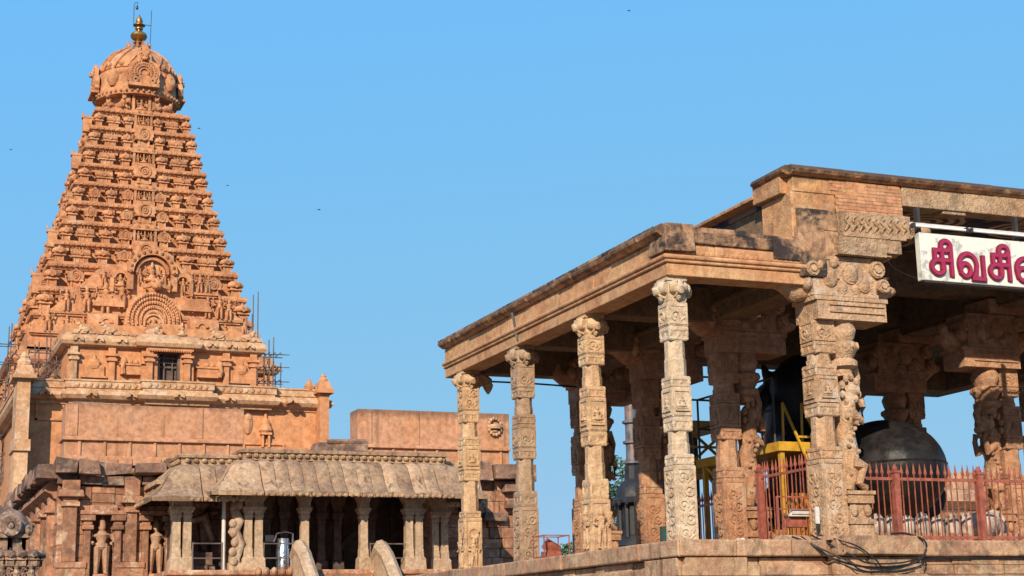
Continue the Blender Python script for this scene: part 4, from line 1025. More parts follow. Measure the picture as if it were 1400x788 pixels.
def outer_column(x, y, hw, secs, mat, dirs, topz=7.22, base=F, label=None):
    mats = mat
    root = None; b = MB(); reliefs = MB()
    for kind, z0, z1, *rest in secs:
        if kind == 'block':
            k = 1.12 if z0 < 3.5 else 1.06
            b.sq((x, y, 0), [(hw*k, z0), (hw*k, z1-.02), (hw*k*.97, z1)]); relief(reliefs, x, y, z0+.04, z1-.04, hw*k, rest[0])
        elif kind == 'oct': shaft(b, x, y, hw*.97, z0=z0, z1=z1)
        elif kind == 'band': band(b, x, y, hw, z0, z1)
        elif kind == 'neck': b.sq((x, y, 0), [(hw*.9, z0), (hw*1.02, (z0+z1)/2), (hw*1.02, z1)])
    b.add(reliefs.v, reliefs.f); col = b.build('column', mat, pav, smooth=36)
    if label: col['label'] = label
    c = MB(); cap_head(c, x, y, topz-.33, hw*.98, dirs)
    if y > 31: c.tube([(x+.1, y, topz-.1), (x+.34, y, topz-.12), (x+.46, y, topz-.2), (x+.46, y, topz-.27)], [.13, .12, .11, .09], 8); c.lathe((x+.46, y, topz-.47), [(.015, 0), (.06, .06), (.10, .13), (.12, .2), (.08, .25)], 9)
    c.build('capital', mat, col, smooth=45)
    return col
D4 = [(-1, 0), (1, 0), (0, -1), (0, 1)]
CX = 11.83
S4 = [('block', F-.04, 4.18, 'scroll'), ('band', 4.18, 4.36), ('oct', 4.36, 4.72), ('band', 4.72, 4.95), ('block', 4.95, 5.42, 'seated'), ('band', 5.42, 5.60), ('oct', 5.60, 6.18), ('band', 6.18, 6.42), ('block', 6.42, 6.80, 'scroll'), ('neck', 6.80, 6.9)]
S3 = [('block', F-.02, 3.92, 'figure'), ('band', 3.92, 4.28), ('oct', 4.28, 4.86), ('band', 4.86, 5.12), ('block', 5.12, 5.72, 'seated'), ('band', 5.72, 5.92), ('oct', 5.92, 6.3), ('band', 6.3, 6.5), ('block', 6.5, 6.84, 'scroll'), ('neck', 6.84, 6.9)]
S2 = [('block', F-.02, 4.05, 'scroll'), ('band', 4.05, 4.36), ('oct', 4.36, 4.98), ('band', 4.98, 5.2), ('block', 5.2, 5.66, 'scroll'), ('band', 5.66, 5.86), ('oct', 5.86, 6.18), ('band', 6.18, 6.38), ('block', 6.38, 6.86, 'scroll'), ('neck', 6.86, 6.9)]
S1 = [('block', F-.05, 4.08, 'dancer'), ('band', 4.08, 4.22), ('oct', 4.22, 4.85), ('band', 4.85, 5.08), ('block', 5.08, 5.6, 'seated'), ('band', 5.6, 5.8), ('oct', 5.8, 6.1), ('band', 6.1, 6.36), ('block', 6.36, 6.86, 'plain' if False else 'scroll'), ('neck', 6.86, 6.9)]
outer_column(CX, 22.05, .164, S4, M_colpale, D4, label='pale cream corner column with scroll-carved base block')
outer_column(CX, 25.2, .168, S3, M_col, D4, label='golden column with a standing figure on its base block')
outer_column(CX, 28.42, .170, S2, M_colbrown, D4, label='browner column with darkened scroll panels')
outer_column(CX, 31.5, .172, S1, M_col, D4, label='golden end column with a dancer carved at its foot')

# composite pillars: square shaft with a rearing lion column attached
def yali(mb, x, y, s):
    """rearing lion beast facing side s on its own pedestal"""
    def P(a, b, z): return (x+s*a, y+b, z)
    mb.box(x-.30, x+.30, y-.28, y+.28, F, F+.28); mb.box(x-.34, x+.34, y-.31, y+.31, F+.28, F+.36); mb.box(x-.26, x+.26, y-.25, y+.25, F+.36, F+.62); mb.box(x-.33, x+.33, y-.30, y+.30, F+.62, F+.76); mb.box(x-.36, x+.36, y-.33, y+.33, F+.76, F+.82)
    for k in (-1, 1): mb.ell(P(k*.17, -.27, F+.5), (.11, .05, .1), 7, 5)
    # crouching hind legs, arched body, raised forelegs, head
    for k in (-1, 1):
        mb.tube([P(-.05, k*.14, F+1.3), P(.22, k*.17, F+1.22), P(.08, k*.17, F+.95), P(.26, k*.17, F+.87)], [.14, .12, .08, .07], 8)
        mb.tube([P(.02, k*.15, F+2.12), P(.26, k*.17, F+2.0), P(.32, k*.16, F+2.22), P(.28, k*.15, F+2.36)], [.11, .085, .065, .075], 8)
        mb.ell(P(.20, k*.12, F+2.62), (.07, .06, .07), 7, 5)
    mb.tube([P(-.1, 0, F+.85), P(-.06, 0, F+1.15), P(.03, 0, F+1.5), P(-.05, 0, F+1.85), P(-.02, 0, F+2.15), P(.03, 0, F+2.45)], [.16, .22, .20, .185, .235, .2], 10)
    mb.ell(P(.12, 0, F+2.55), (.25, .23, .22), 10, 8); mb.ell(P(.30, 0, F+2.45), (.12, .15, .1), 9, 6); mb.ell(P(.30, 0, F+2.32), (.1, .13, .05), 9, 6)
    for k in range(9):                               # mane and belly rolls
        a = k*.7; mb.ell(P(-.02+.2*math.cos(a), -.19-.02*math.sin(a), F+2.5+.22*math.sin(a)), (.06, .06, .07), 6, 4)
    for k in range(14): mb.ell(P(-.12+.06*(k%5), -.17, F+1.1+k*.095), (.05, .06, .045), 6, 4)
    mb.tube([P(.30, 0, F+2.4), P(.36, 0, F+2.75), P(.22, 0, F+3.0)], [.07, .09, .12], 7)
    # upper shaft above the beast
    mb.lathe((x+s*-.02, y, 0), [(.2, F+2.75), (.22, F+2.85), (.33, F+2.9), (.33, F+2.98), (.24, F+3.04), (.3, F+3.12), (.36, F+3.22), (.36, F+3.28), (.26, F+3.33), (.3, F+3.4), (.34, F+3.52), (.28, F+3.62), (.3, F+3.66)], 12)
    for k in range(12): a = k*math.pi/6; mb.ell((x-s*.02+.33*math.cos(a), y+.33*math.sin(a), F+3.24), .06, 5, 4)
def composite(x, y, s, mat, label=None, foot=F):
    """x,y: centre of the pair; s: side on which the beast stands"""
    sx = x-s*.40
    b = MB()
    hw = .198
    b.sq((sx, y, 0), [(hw*1.14, F), (hw*1.14, F+1.32), (hw*1.1, F+1.34)]); rl = MB(); relief(rl, sx, y, F+.05, F+1.3, hw*1.14, 'scroll')
    band(b, sx, y, hw, F+1.34, F+1.55); shaft(b, sx, y, hw*.98, z0=F+1.55, z1=F+2.05); band(b, sx, y, hw, F+2.05, F+2.28)
    b.sq((sx, y, 0), [(hw*1.05, F+2.28), (hw*1.05, F+2.72)]); relief(rl, sx, y, F+2.3, F+2.7, hw*1.05, 'seated')
    band(b, sx, y, hw, F+2.72, F+2.92); shaft(b, sx, y, hw*.98, z0=F+2.92, z1=F+3.3-.2); band(b, sx, y, hw, F+3.1, F+3.32)
    b.sq((sx, y, 0), [(hw*1.06, F+3.32), (hw*1.06, F+3.66)]); relief(rl, sx, y, F+3.33, F+3.64, hw*1.06, 'scroll')
    b.add(rl.v, rl.f); col = b.build('pillar', mat, pav, smooth=36)
    if label: col['label'] = label
    b = MB(); yali(b, 0, y, s); b.v = [(x+s*.055+p[0]*.74, p[1], p[2]) for p in b.v]; b.build('lion_carving', mat, col, smooth=48)
    b = MB()                                          # impost block and bracket mass
    x0, x1 = (x-.60, x+.78) if s > 0 else (x-.78, x+.60)
    b.box(x0+.02, x1, y-.34, y+.34, F+3.66, F+3.98); b.box(x0+.25, x1-.06, y-.37, y+.3, F+3.78, F+3.81); b.box(x0+.25, x1-.06, y-.37, y+.3, F+3.90, F+3.93); b.box(x0-.03, x1+.03, y-.36, y+.36, F+3.98, F+4.05)
    b.box(x-.62, x+.62, y-.32, y+.32, F+4.05, F+4.75)
    for d in (-1, 1):                                 # hanging lotus corbels, curled elephants
        b.tube([(x+d*.45, y, F+4.3), (x+d*.82, y, F+4.2), (x+d*1.02, y, F+4.32), (x+d*1.0, y, F+4.5)], [.24, .22, .17, .13], 9); b.ell((x+d*1.06, y, F+4.27), (.16, .16, .1), 9, 6)
        for yy in (-.2, .2): b.ell((x+d*.7, y+yy, F+4.3), (.14, .15, .16), 8, 6)
    for k, (dx, dz, r) in enumerate(((-.28, 4.36, .15), (.12, 4.46, .17), (.38, 4.28, .12), (-.05, 4.2, .09), (.2, 4.2, .08), (-.48, 4.58, .09), (-.2, 4.62, .08))):
        b.ell((x+dx, y-.315, F+dz), (r, .07, r*1.1), 10, 7); b.tube([(x+dx+r*.95*math.cos(a_), y-.335, F+dz+r*1.0*math.sin(a_)) for a_ in [k+i_*.5 for i_ in range(9)]], [.03-.002*i_ for i_ in range(9)], 6)
    for dx, dz, r in ((.64, 4.56, .15), (.74, 4.28, .12), (-.64, 4.5, .13)):          # scrolled ends
        b.tube([(x+dx, y-.38, F+dz), (x+dx, y+.36, F+dz)], r, 14); b.tube([(x+dx, y-.41, F+dz), (x+dx, y-.37, F+dz)], r*.45, 10)
        b.tube([(x+dx+r*.75*math.cos(a_), y-.385, F+dz+r*.75*math.sin(a_)) for a_ in [i_*.55 for i_ in range(10)]], .022, 6)
    b.box(x-.64, x+.64, y-.345, y+.3, F+4.06, F+4.12); b.box(x-.6, x+.56, y-.345, y+.3, F+4.68, F+4.74)
    b.box(x-.1, x+.72, y-.40, y+.36, F+4.76, F+5.06); b.box(x+.30, x+.95, y-.37, y+.34, F+4.80, F+4.95)
    b.ell((x+.95*1, y-.1, F+4.88), (.14, .28, .12), 8, 6)
    b.build('capital', mat if mat is not M_pillarpale else M_pillarpale, col, smooth=45)
    return col
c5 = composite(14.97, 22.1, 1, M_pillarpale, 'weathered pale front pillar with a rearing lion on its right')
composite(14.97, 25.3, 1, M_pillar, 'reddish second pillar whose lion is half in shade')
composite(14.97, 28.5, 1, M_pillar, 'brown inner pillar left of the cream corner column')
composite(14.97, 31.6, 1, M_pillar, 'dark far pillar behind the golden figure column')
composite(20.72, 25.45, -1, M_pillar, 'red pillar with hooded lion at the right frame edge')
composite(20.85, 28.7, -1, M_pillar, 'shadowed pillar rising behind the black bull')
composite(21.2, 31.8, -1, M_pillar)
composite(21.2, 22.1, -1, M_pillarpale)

# beams
PATH = [(11.62, 32.4), (11.62, 21.80), (14.22, 21.80)]
mb = MB(); mb.sweep([(-.46, 7.22), (0, 7.22), (0, 7.42), (-.46, 7.42)], PATH)
mb.sweep([(-.46, 7.423), (.03, 7.423), (.05, 7.45), (.03, 7.475), (.075, 7.49), (.085, 7.53), (.05, 7.56), (.03, 7.565), (-.46, 7.565)], PATH); 
mb.build('outer_beam', M_beam, pav)
mb = MB(); course(mb, [(-.46, 7.568), (.0, 7.568), (.0, 7.86), (-.46, 7.86)], PATH[:2], 3.1, .004, .006); course(mb, [(-.46, 7.568), (.02, 7.568), (.02, 7.72), (-.03, 7.75), (-.03, 7.97), (-.46, 7.97)], PATH[1:], 1.2, .004, .015)
mb.build('entablature', M_beam, pav)
mb = MB(); 
for k in range(25): mb.ell((12.0+k*.092, 21.79, 7.61), (.05, .03, .045), 6, 4)     # scalloped band on the front
mb.build('scalloped_band', M_beam, pav)
mb = MB(); course(mb, [(-.5, 7.865), (.06, 7.865), (.10, 7.9), (.15, 7.92), (.17, 7.97), (.12, 8.03), (.06, 8.07), (-.5, 8.07)], PATH[:2], .8, .006, .035); mb.build('eave_cornice', M_beam, pav)
mb = MB(); x = 11.62
mb.box(11.55, 12.1, 21.68, 22.3, 7.60, 8.06, .02, .01); mb.box(12.1, 13.2, 21.84, 22.4, 7.975, 8.08, .01, .01); mb.box(13.2, 14.1, 21.86, 22.4, 7.975, 8.04, .01, .01)
mb.box(12.12, 13.6, 21.76, 22.0, 7.76, 7.96, .01, .015); mb.box(13.6, 14.3, 21.74, 22.0, 7.60, 7.98, .0, .015)
mb.build('stained_corner_course', M_lichen, pav)
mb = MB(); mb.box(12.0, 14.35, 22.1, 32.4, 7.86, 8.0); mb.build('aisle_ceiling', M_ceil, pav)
mb = MB(); mb.box(11.5, 14.3, 22.0, 32.5, 8.01, 8.06); mb.build('aisle_roof', M_lichen, pav)
mb = MB()
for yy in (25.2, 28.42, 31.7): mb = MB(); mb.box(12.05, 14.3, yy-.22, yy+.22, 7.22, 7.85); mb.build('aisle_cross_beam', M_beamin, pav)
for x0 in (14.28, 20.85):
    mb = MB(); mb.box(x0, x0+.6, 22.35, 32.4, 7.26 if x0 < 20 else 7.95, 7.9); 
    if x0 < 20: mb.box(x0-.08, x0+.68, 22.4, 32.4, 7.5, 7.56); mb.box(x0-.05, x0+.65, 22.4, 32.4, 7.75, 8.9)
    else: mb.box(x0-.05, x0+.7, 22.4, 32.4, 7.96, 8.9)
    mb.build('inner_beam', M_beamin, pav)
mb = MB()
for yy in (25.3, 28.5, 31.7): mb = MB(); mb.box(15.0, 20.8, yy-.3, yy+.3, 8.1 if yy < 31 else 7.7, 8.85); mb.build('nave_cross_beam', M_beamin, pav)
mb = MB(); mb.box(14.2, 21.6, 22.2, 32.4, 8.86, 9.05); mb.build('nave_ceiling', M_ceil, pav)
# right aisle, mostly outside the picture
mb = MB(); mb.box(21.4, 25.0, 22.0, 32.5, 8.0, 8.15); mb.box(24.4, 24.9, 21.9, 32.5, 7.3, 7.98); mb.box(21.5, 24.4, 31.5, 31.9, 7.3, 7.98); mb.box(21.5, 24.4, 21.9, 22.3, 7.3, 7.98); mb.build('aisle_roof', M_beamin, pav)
outer_column(24.6, 22.05, .19, S4, M_col, D4); outer_column(24.6, 25.2, .19, S3, M_col, D4); outer_column(24.6, 28.7, .19, S2, M_colbrown, D4)

# raised clerestory
mb = MB()
course(mb, [(-.5, 8.56), (0, 8.56), (0, 8.86), (-.5, 8.86)], [(14.12, 21.88), (16.3, 21.88)], .75, .004, .012)
course(mb, [(-.5, 8.86), (.01, 8.86), (.01, 9.13), (-.5, 9.13)], [(14.12, 21.88), (15.6, 21.88)], 1.0, .004, .012)
mb.box(14.09, 14.6, 21.9, 22.85, 8.06, 8.86); mb.box(13.98, 14.6, 22.05, 22.95, 8.86, 9.22, 0, .01)
mb.box(14.25, 14.6, 22.95, 32.4, 8.05, 8.96)
mb.build('clerestory_wall', M_upper, pav)
mb = MB()
random.seed(5)
for r in range(9):                                   # exposed thin brick
    x = 14.95-(.1 if r > 5 else 0)+(r % 2)*.06
    while x < 16.28:
        l_ = min(random.uniform(.16, .24), 16.32-x); mb.box(x, x+l_-.008, 21.855+random.uniform(-.004, .006), 22.2, 8.56+r*.062, 8.56+r*.062+.056); x += l_
mb.box(14.95, 16.31, 21.87, 22.2, 8.55, 9.12); mb.build('brick_infill', M_brick, pav)
mb = MB(); mb.box(14.16, 14.92, 21.8, 22.3, 8.2, 8.55, .01, .012); mb.box(14.1, 14.62, 21.74, 22.3, 7.35, 8.22, .01, .012); mb.box(14.6, 14.9, 21.77, 22.2, 7.72, 8.18); mb.build('stained_block', M_lichen, pav)
mb = MB(); mb.box(14.93, 16.35, 21.72, 22.3, 8.14, 8.54, .0, .01); mb.box(14.93, 16.2, 21.66, 22.2, 8.09, 8.15); mb.tube([(16.3, 21.95, 8.42), (16.5, 21.95, 8.4), (16.58, 21.95, 8.28), (16.5, 21.95, 8.18)], [.12, .12, .1, .07], 8)
mb.box(14.8, 15.75, 21.62, 22.2, 7.76, 8.06, .0, .008); mb.box(15.7, 16.1, 21.68, 22.2, 7.85, 8.08); mb.ell((16.05, 21.9, 7.93), (.16, .2, .1), 9, 6)
for k in range(9): mb.tube([(15.0+k*.145, 21.72, 8.2), (15.08+k*.145, 21.71, 8.3), (15.02+k*.145, 21.71, 8.4), (15.1+k*.145, 21.72, 8.46)], [.02, .035, .03, .015], 6)
mb.build('carved_frieze', M_frieze, pav, smooth=40)
mb = MB(); mb.ell((16.75, 21.95, 8.35), (.16, .16, .13), 9, 7); mb.tube([(16.55, 22.0, 8.45), (16.75, 21.95, 8.42), (16.88, 21.95, 8.28)], [.1, .12, .06], 8); mb.tube([(16.78, 21.93, 8.3), (16.74, 21.93, 8.05)], [.06, .02], 6); mb.build('bracket_end', M_frieze, pav, smooth=45)
UPATH = [(14.05, 22.9), (14.05, 21.86), (25, 21.86)]
mb = MB(); course(mb, [(-.8, 9.135), (.03, 9.135), (.07, 9.16), (.10, 9.17), (.14, 9.22), (.10, 9.28), (.03, 9.31), (-.8, 9.31)], UPATH, 1.7, .004, .012); mb.box(14.6, 25, 22.5, 32.5, 9.06, 9.25); mb.box(13.95, 14.7, 22.9, 32.5, 8.965, 9.03); mb.build('roof_cornice', M_upper, pav)
mb = MB(); course(mb, [(-.35, 8.78), (.0, 8.78), (.0, 9.13), (-.35, 9.13)], [(16.33, 21.86), (25, 21.86)], 1.3, .004, .01)
for x in (17.2, 19.0, 20.6): mb.box(x, x+.5, 21.9, 22.2, 8.72, 8.79)
mb.build('roof_frieze', M_frieze, pav)
recentre(pav, 18, 27, 0)

# ------------------------------------------------------------------ black stone bull
bl = thing('bull_statue', 'huge oiled black stone bull lying on a painted pedestal inside the pavilion', 'statue')
b = MB(); BX = 17.72; ZB = 3.52
def e(x, y, z, a, c, d, M=None): b.ell((BX+x, y, ZB+z), (a, c, d), 20, 14, M)
e(0, 24.9, .98, 1.08, 1.32, .98); e(0, 26.1, 1.0, 1.0, 1.5, 1.0); e(0, 27.6, 2.9, .6, .75, .8); e(.1, 27.7, 2.2, .8, .8, 1.2); e(0, 27.2, 1.2, .95, 1.1, 1.15); e(0, 27.4, 2.25, .5, .6, .55); e(-.05, 27.9, 1.9, .62, .7, 1.1)
e(-.1, 28.4, 2.75, .5, .75, .55); e(-.1, 28.95, 2.55, .36, .45, .36)
for k in (-1, 1):
    b.tube([(BX+k*.85, 25.0, ZB+.6), (BX+k*1.15, 25.8, ZB+.3), (BX+k*1.1, 26.8, ZB+.22)], [.55, .4, .25], 12); b.tube([(BX+k*.75, 27.6, ZB+.6), (BX+k*.85, 28.4, ZB+.3), (BX+k*.8, 27.5, ZB+.2)], [.4, .3, .22], 12)
    b.tube([(BX+k*.35, 28.2, ZB+3.15), (BX+k*.55, 28.15, ZB+3.5), (BX+k*.45, 28.2, ZB+3.75)], [.16, .1, .03], 8); b.tube([(BX+k*.45, 28.2, ZB+2.9), (BX+k*.95, 28.1, ZB+2.75)], [.16, .05], 8)
bb = b.build('body', M_bull, bl, smooth=180)
md = bb.modifiers.new('Remesh', 'REMESH'); md.mode = 'VOXEL'; md.voxel_size = .075; md.use_smooth_shade = True
md = bb.modifiers.new('Smooth', 'SMOOTH'); md.iterations = 8; md.factor = .6
# garland bands round the body
for (yy, rz, rx, zc) in ((26.9, 1.16, 1.10, 1.1),):
    b = MB(); pts = [(BX+rx*math.cos(a), yy, ZB+zc+rz*math.sin(a)) for a in [i*math.pi/16 for i in range(-4, 21)]]; b.tube(pts, .07, 6); b.build('garland_band', M_bull, bl, smooth=50)
pts = [(BX+1.055*math.cos(a), 24.93+1.30*math.sin(a), ZB+1.02-.05*math.sin(a)) for a in [math.pi*.95+i*math.pi*1.1/18 for i in range(19)]]
b = MB(); b.tube(pts, .035, 6); b.build('bell_band', M_bull, bl, smooth=50)
b = MB()
pts = [(BX+1.05*math.cos(a), 24.93+1.29*math.sin(a), ZB+.90-.05*math.sin(a)) for a in [math.pi*.95+i*math.pi*1.1/18 for i in range(19)]]
b.tube(pts, .022, 6)
b.build('bell_band', M_bull, bl, smooth=50)
b = MB(); b.box(BX-1.7, BX+1.7, 23.3, 29.4, F, F+.25); b.box(BX-1.45, BX+1.45, 23.5, 29.2, F+.25, ZB, .1)
b.build('pedestal', M_pillar, bl)
b = MB(); random.seed(9)
for k in range(9):
    x = BX-1.3+k*.32; b.ell((x, 23.42, F+.36), (.16, .16, .24+random.uniform(-.04, .04)), 8, 6)
b.tube([(BX+1.3, 23.5, F+.5), (BX+1.9, 24.2, F+.36), (BX+2.3, 25.2, F+.2)], [.2, .22, .12], 8); b.ell((BX+.9, 23.3, F+.4), (.4, .2, .25)); 
b.build('draped_cloth', plain('white_limewashed_cloth', (.40, .33, .26), .9, var=.3, scale=5, bump=.6, dirt=(.12, .09, .08), dirtamt=.85), bl, smooth=50)
recentre(bl, BX, 26, F)

# ------------------------------------------------------------------ iron fences
def fence(label, a, c, z, h, posts, step=.13, gate=0):
    t = thing('iron_fence', label, 'fence', 'red iron fences of the pavilion')
    a = Vector((*a, z)); c = Vector((*c, z)); d = (c-a); L_ = d.length; d.normalize(); n = int(L_/step); M = d.to_track_quat('X', 'Z').to_matrix()
    for zz in (.10, h-.16):
        b = MB(); b.obox((a+c)/2+Vector((0, 0, zz)), (L_, .022, .05), M); b.build('rail', M_fence, t)
    me = None
    for k in range(n+1):
        p = a+d*(L_*k/n)
        if me is None:
            b = MB(); b.lathe((0, 0, .05), [(.0125, 0), (.0125, h-.14), (.028, h-.12), (.030, h-.10), (.02, h-.05), (.003, h+.06)], 6); o = b.build('picket', M_fence, t, smooth=40); me = o.data
        else: o = bpy.data.objects.new('picket', me); COL.objects.link(o); o.parent = t
        o.location = p; o.rotation_euler = (random.uniform(-.012, .012), random.uniform(-.012, .012), 0)
    for s_ in posts:
        p = a+d*s_; b = MB(); b.box(p.x-.055, p.x+.055, p.y-.055, p.y+.055, z, z+h-.06); b.box(p.x-.07, p.x+.07, p.y-.07, p.y+.07, z+h-.06, z+h-.02); b.lathe((p.x, p.y, z+h-.02), [(.05, 0), (.06, .03), (.02, .1)], 8); b.build('post', M_fence, t, smooth=40)
    recentre(t, a.x, a.y, z)
fence('long red iron picket fence in front of the black bull', (15.45, 22.3), (20.6, 22.3), F, 1.24, (.62, 2.35, 5.1), .125)
fence('red iron picket fence running back beside the yellow stair', (14.72, 22.65), (14.72, 24.5), F, 1.45, (.1, 1.8), .12)
fence('short red iron fence piece seen right of the cream corner column', (14.85, 25.7), (14.85, 28.2), F, 1.15, (.05, 2.4), .12)
b = MB(); b.box(15.2, 16.6, 24.2, 24.25, F, F+.9)
for k in range(9): b.box(15.2+k*.16, 15.3+k*.16, 24.15, 24.2, F, F+1.0)
tag(b.build('gate_panel', M_orange), 'orange painted gate panel behind the floodlight', 'gate')

# ------------------------------------------------------------------ yellow access platform with ladder and a higher deck further back
yp = thing('access_platform', 'yellow steel access platform with ladder beside the black bull', 'platform')
b = MB(); DZ_ = 4.86
b.box(15.5, 16.9, 25.0, 25.12, DZ_, DZ_+.17); b.box(15.5, 15.6, 25.12, 28.2, DZ_, DZ_+.17); b.box(16.8, 16.9, 25.12, 28.2, DZ_, DZ_+.17); b.box(15.52, 16.88, 25.1, 28.2, DZ_+.05, DZ_+.09); b.build('deck', M_yellow, yp)
for x, y in ((15.6, 25.1), (16.25, 25.1), (16.85, 25.1), (15.6, 28), (16.85, 28)):
    b = MB(); b.box(x-.045, x+.045, y-.045, y+.045, F, DZ_); b.build('leg', M_yellow, yp)
b = MB(); b.bar((15.6, 25.1, 3.2), (15.6, 28, 4.9), .06); b.bar((16.25, 25.1, 4.2), (16.85, 25.1, 5.0), .06); b.bar((15.6, 25.08, 3.9), (16.85, 25.08, 3.9), .05); b.build('brace', M_yellow, yp)
b = MB()
for s_ in (0, .42):
    b.bar((16.0+s_, 25.6, 5.85), (15.75+s_, 23.8, 3.6), .04); b.bar((16.0+s_, 25.6, 5.85), (16.0+s_, 25.65, 4.95), .035)
for k in range(7):
    t = .32+k*.11; b.bar((16.0-.25*t, 25.6-1.8*t, 5.85-2.25*t), (16.42-.25*t, 25.6-1.8*t, 5.85-2.25*t), .04)
b.build('ladder', M_yellow, yp)
b = MB()
for x, y in ((15.55, 25.2), (15.55, 26.7), (15.55, 28.1), (16.4, 28.1)): b.tube([(x, y, DZ_), (x, y, 6.25)], .022, 6)
for z in (5.65, 6.25): b.tube([(15.55, 25.2, z), (15.55, 28.1, z), (16.6, 28.1, z)], .022, 6)
b.build('guard_rail', M_iron, yp)
recentre(yp, 16.2, 26, F)
y2 = thing('work_deck', 'higher yellow braced deck with thin guard rails behind the cream corner column', 'platform')
b = MB(); b.box(15.75, 16.7, 28.9, 30.4, 5.78, 5.95); b.build('deck', M_yellow, y2); b = MB(); b.box(15.7, 16.7, 28.95, 30.4, 4.85, 5.0); b.build('deck', M_yellow, y2)
for x, y in ((15.8, 29), (16.65, 29), (15.8, 30.3), (16.65, 30.3)):
    b = MB(); b.box(x-.05, x+.05, y-.05, y+.05, F, 5.8); b.build('leg', M_bamboo, y2)
b = MB(); b.bar((15.8, 28.95, 5.05), (16.65, 28.95, 5.75), .05); b.bar((16.65, 28.94, 5.05), (15.8, 28.94, 5.75), .05); b.bar((15.8, 28.95, 5.4), (16.65, 28.95, 5.4), .05); b.bar((16.1, 28.9, 4.9), (16.65, 28.9, 4.2), .07); b.build('brace', M_yellow, y2)
b = MB()
for x, y in ((15.8, 29), (16.65, 29), (15.8, 30.3)): b.tube([(x, y, 5.9), (x, y, 6.9)], .022, 6)
for z in (6.4, 6.9): b.tube([(15.8, 30.3, z), (15.8, 29, z), (16.65, 29, z)], .022, 6)
b.build('guard_rail', M_iron, y2); recentre(y2, 16.2, 29.5, F)

# ------------------------------------------------------------------ signboard
SY = 21.56
sg = thing('signboard', 'white signboard with crimson Tamil letters hanging under the pavilion roof', 'sign')
A = at(1257.5, 382, SY); B = at(1262, 319, SY); x0 = (A.x+B.x)/2
sx0, sz0, sz1 = 16.40, 7.40, 8.235
b = MB(); b.box(sx0, sx0+3.9, SY, SY+.14, sz0, sz1, 0); o = b.build('panel', M_signw, sg)
md = o.modifiers.new('Bevel', 'BEVEL'); md.width = .008
b = MB(); b.box(sx0+.05, sx0+3.9, SY+.02, SY+.18, sz0-.03, sz0-.004); b.box(sx0+.1, sx0+.16, SY+.15, SY+.25, sz1-.5, sz1+.5); b.box(sx0+2.2, sx0+2.26, SY+.15, SY+.25, sz1-.5, sz1+.5); b.build('bracket', M_iron, sg)
def circ(cx, cy, r, a0, a1, n=22, ry=None):
    return [(cx+r*math.cos(R(a0+(a1-a0)*i/n)), cy-(ry or r)*math.sin(R(a0+(a1-a0)*i/n))) for i in range(n+1)]
# strokes drawn on a grid (x right, y down)
CHI = [[(470, 608), (470, 300)]+circ(415, 285, 55, 0, 180, 12)[0:]+[(360, 330)],
       circ(410, 288, 48, 180, 360, 12, 50), 
       [(265, 337), (372, 337)], [(286, 337), (286, 430)], [(366, 320), (366, 540)], [(286, 440), (470, 440)],
       circ(312, 512, 68, 0, 360, 26, 72)]
VA = [circ(625, 522, 56, 0, 360, 22, 68), circ(657, 470, 100, 200, 0, 20, 122)+[(745, 540), (708, 612)],
      [(560, 500), (575, 570)], [(690, 610), (856, 610)], [(831, 352), (831, 630)]]
def ribbon(strokes, ox, oy, wd, y0, y1, mat, name, parent, dy=.0012):
    b = MB(); U = .00185; Z = .00166
    # stroke grid units are eighths of a photo pixel at the board
    for q, st in enumerate(strokes):
        P = [Vector((sx0+.015+(x+ox-150)*U, sz1-(y+oy-155)*Z)) for x, y in st]
        n = len(P); closed = (P[0]-P[-1]).length < 1e-4; vs = []; h = wd*U/2
        if closed: P = P[:-1]; n -= 1
        yy0 = y0-dy*q
        for i in range(n):
            a = P[i]-P[i-1] if (i or closed) else P[1]-P[0]; c = P[(i+1) % n]-P[i] if (i < n-1 or closed) else a
            a = a.normalized(); c = c.normalized(); na = Vector((-a.y, a.x)); nb = Vector((-c.y, c.x)); mm = (na+nb).normalized(); mm = mm/max(.55, mm.dot(na))
            for s_, yy in ((-1, yy0), (1, yy0), (1, y1), (-1, y1)): vs.append((P[i].x+mm.x*h*s_, yy, P[i].y+mm.y*h*s_))
        fs = []
        for i in range(n if closed else n-1):
            j = (i+1) % n
            for k in range(4): k2 = (k+1) % 4; fs.append((i*4+k, i*4+k2, j*4+k2, j*4+k))
        if not closed: fs += [(0, 1, 2, 3), ((n-1)*4+3, (n-1)*4+2, (n-1)*4+1, (n-1)*4)]
        b.add(vs, fs)
    return b.build(name, mat, parent)
for st, ox, oy in ((CHI, 0, 0), (VA, 0, 0), (CHI, 664, 0), (VA, 664, 0)):
    lt = ribbon(st, ox, oy, 50, SY-.035, SY-.002, M_redd, 'letter', sg)
    ribbon(st, ox, oy, 33, SY-.050, SY-.030, M_red, 'letter_face', lt)
recentre(sg, sx0, SY, sz0)
for k, (x0, x1, lab) in enumerate(((16.25, 17.42, 'white tube light above the left end of the signboard'), (17.46, 18.95, 'white tube light above the middle of the signboard'), (19.0, 20.3, 'white tube light above the right part of the signboard'))):
    t = thing('tube_light', lab, 'light', 'tube lights over the signboard'); z = 8.36-.02
    b = MB(); b.tube([(x0+.05, SY-.02, z), (x1-.05, SY-.02, z)], .02, 10); b.build('tube', M_white, t, smooth=50)
    b = MB(); b.box(x0, x1, SY+.02, SY+.06, z+.03, z+.07); b.build('casing', M_tubegrey, t)
    for x in (x0+.03, x1-.03): b = MB(); b.box(x-.025, x+.025, SY-.05, SY+.05, z-.03, z+.045); b.build('end_cap', M_iron, t)
    recentre(t, x0, SY, z)
b = MB(); b.tube([(14.65+.0, 25.7, 7.35), (15.2, 24.9, 7.37)], .03, 8); tag(b.build('tube_light', M_white), 'lone tube light fixed in the dark under the inner beam', 'light')

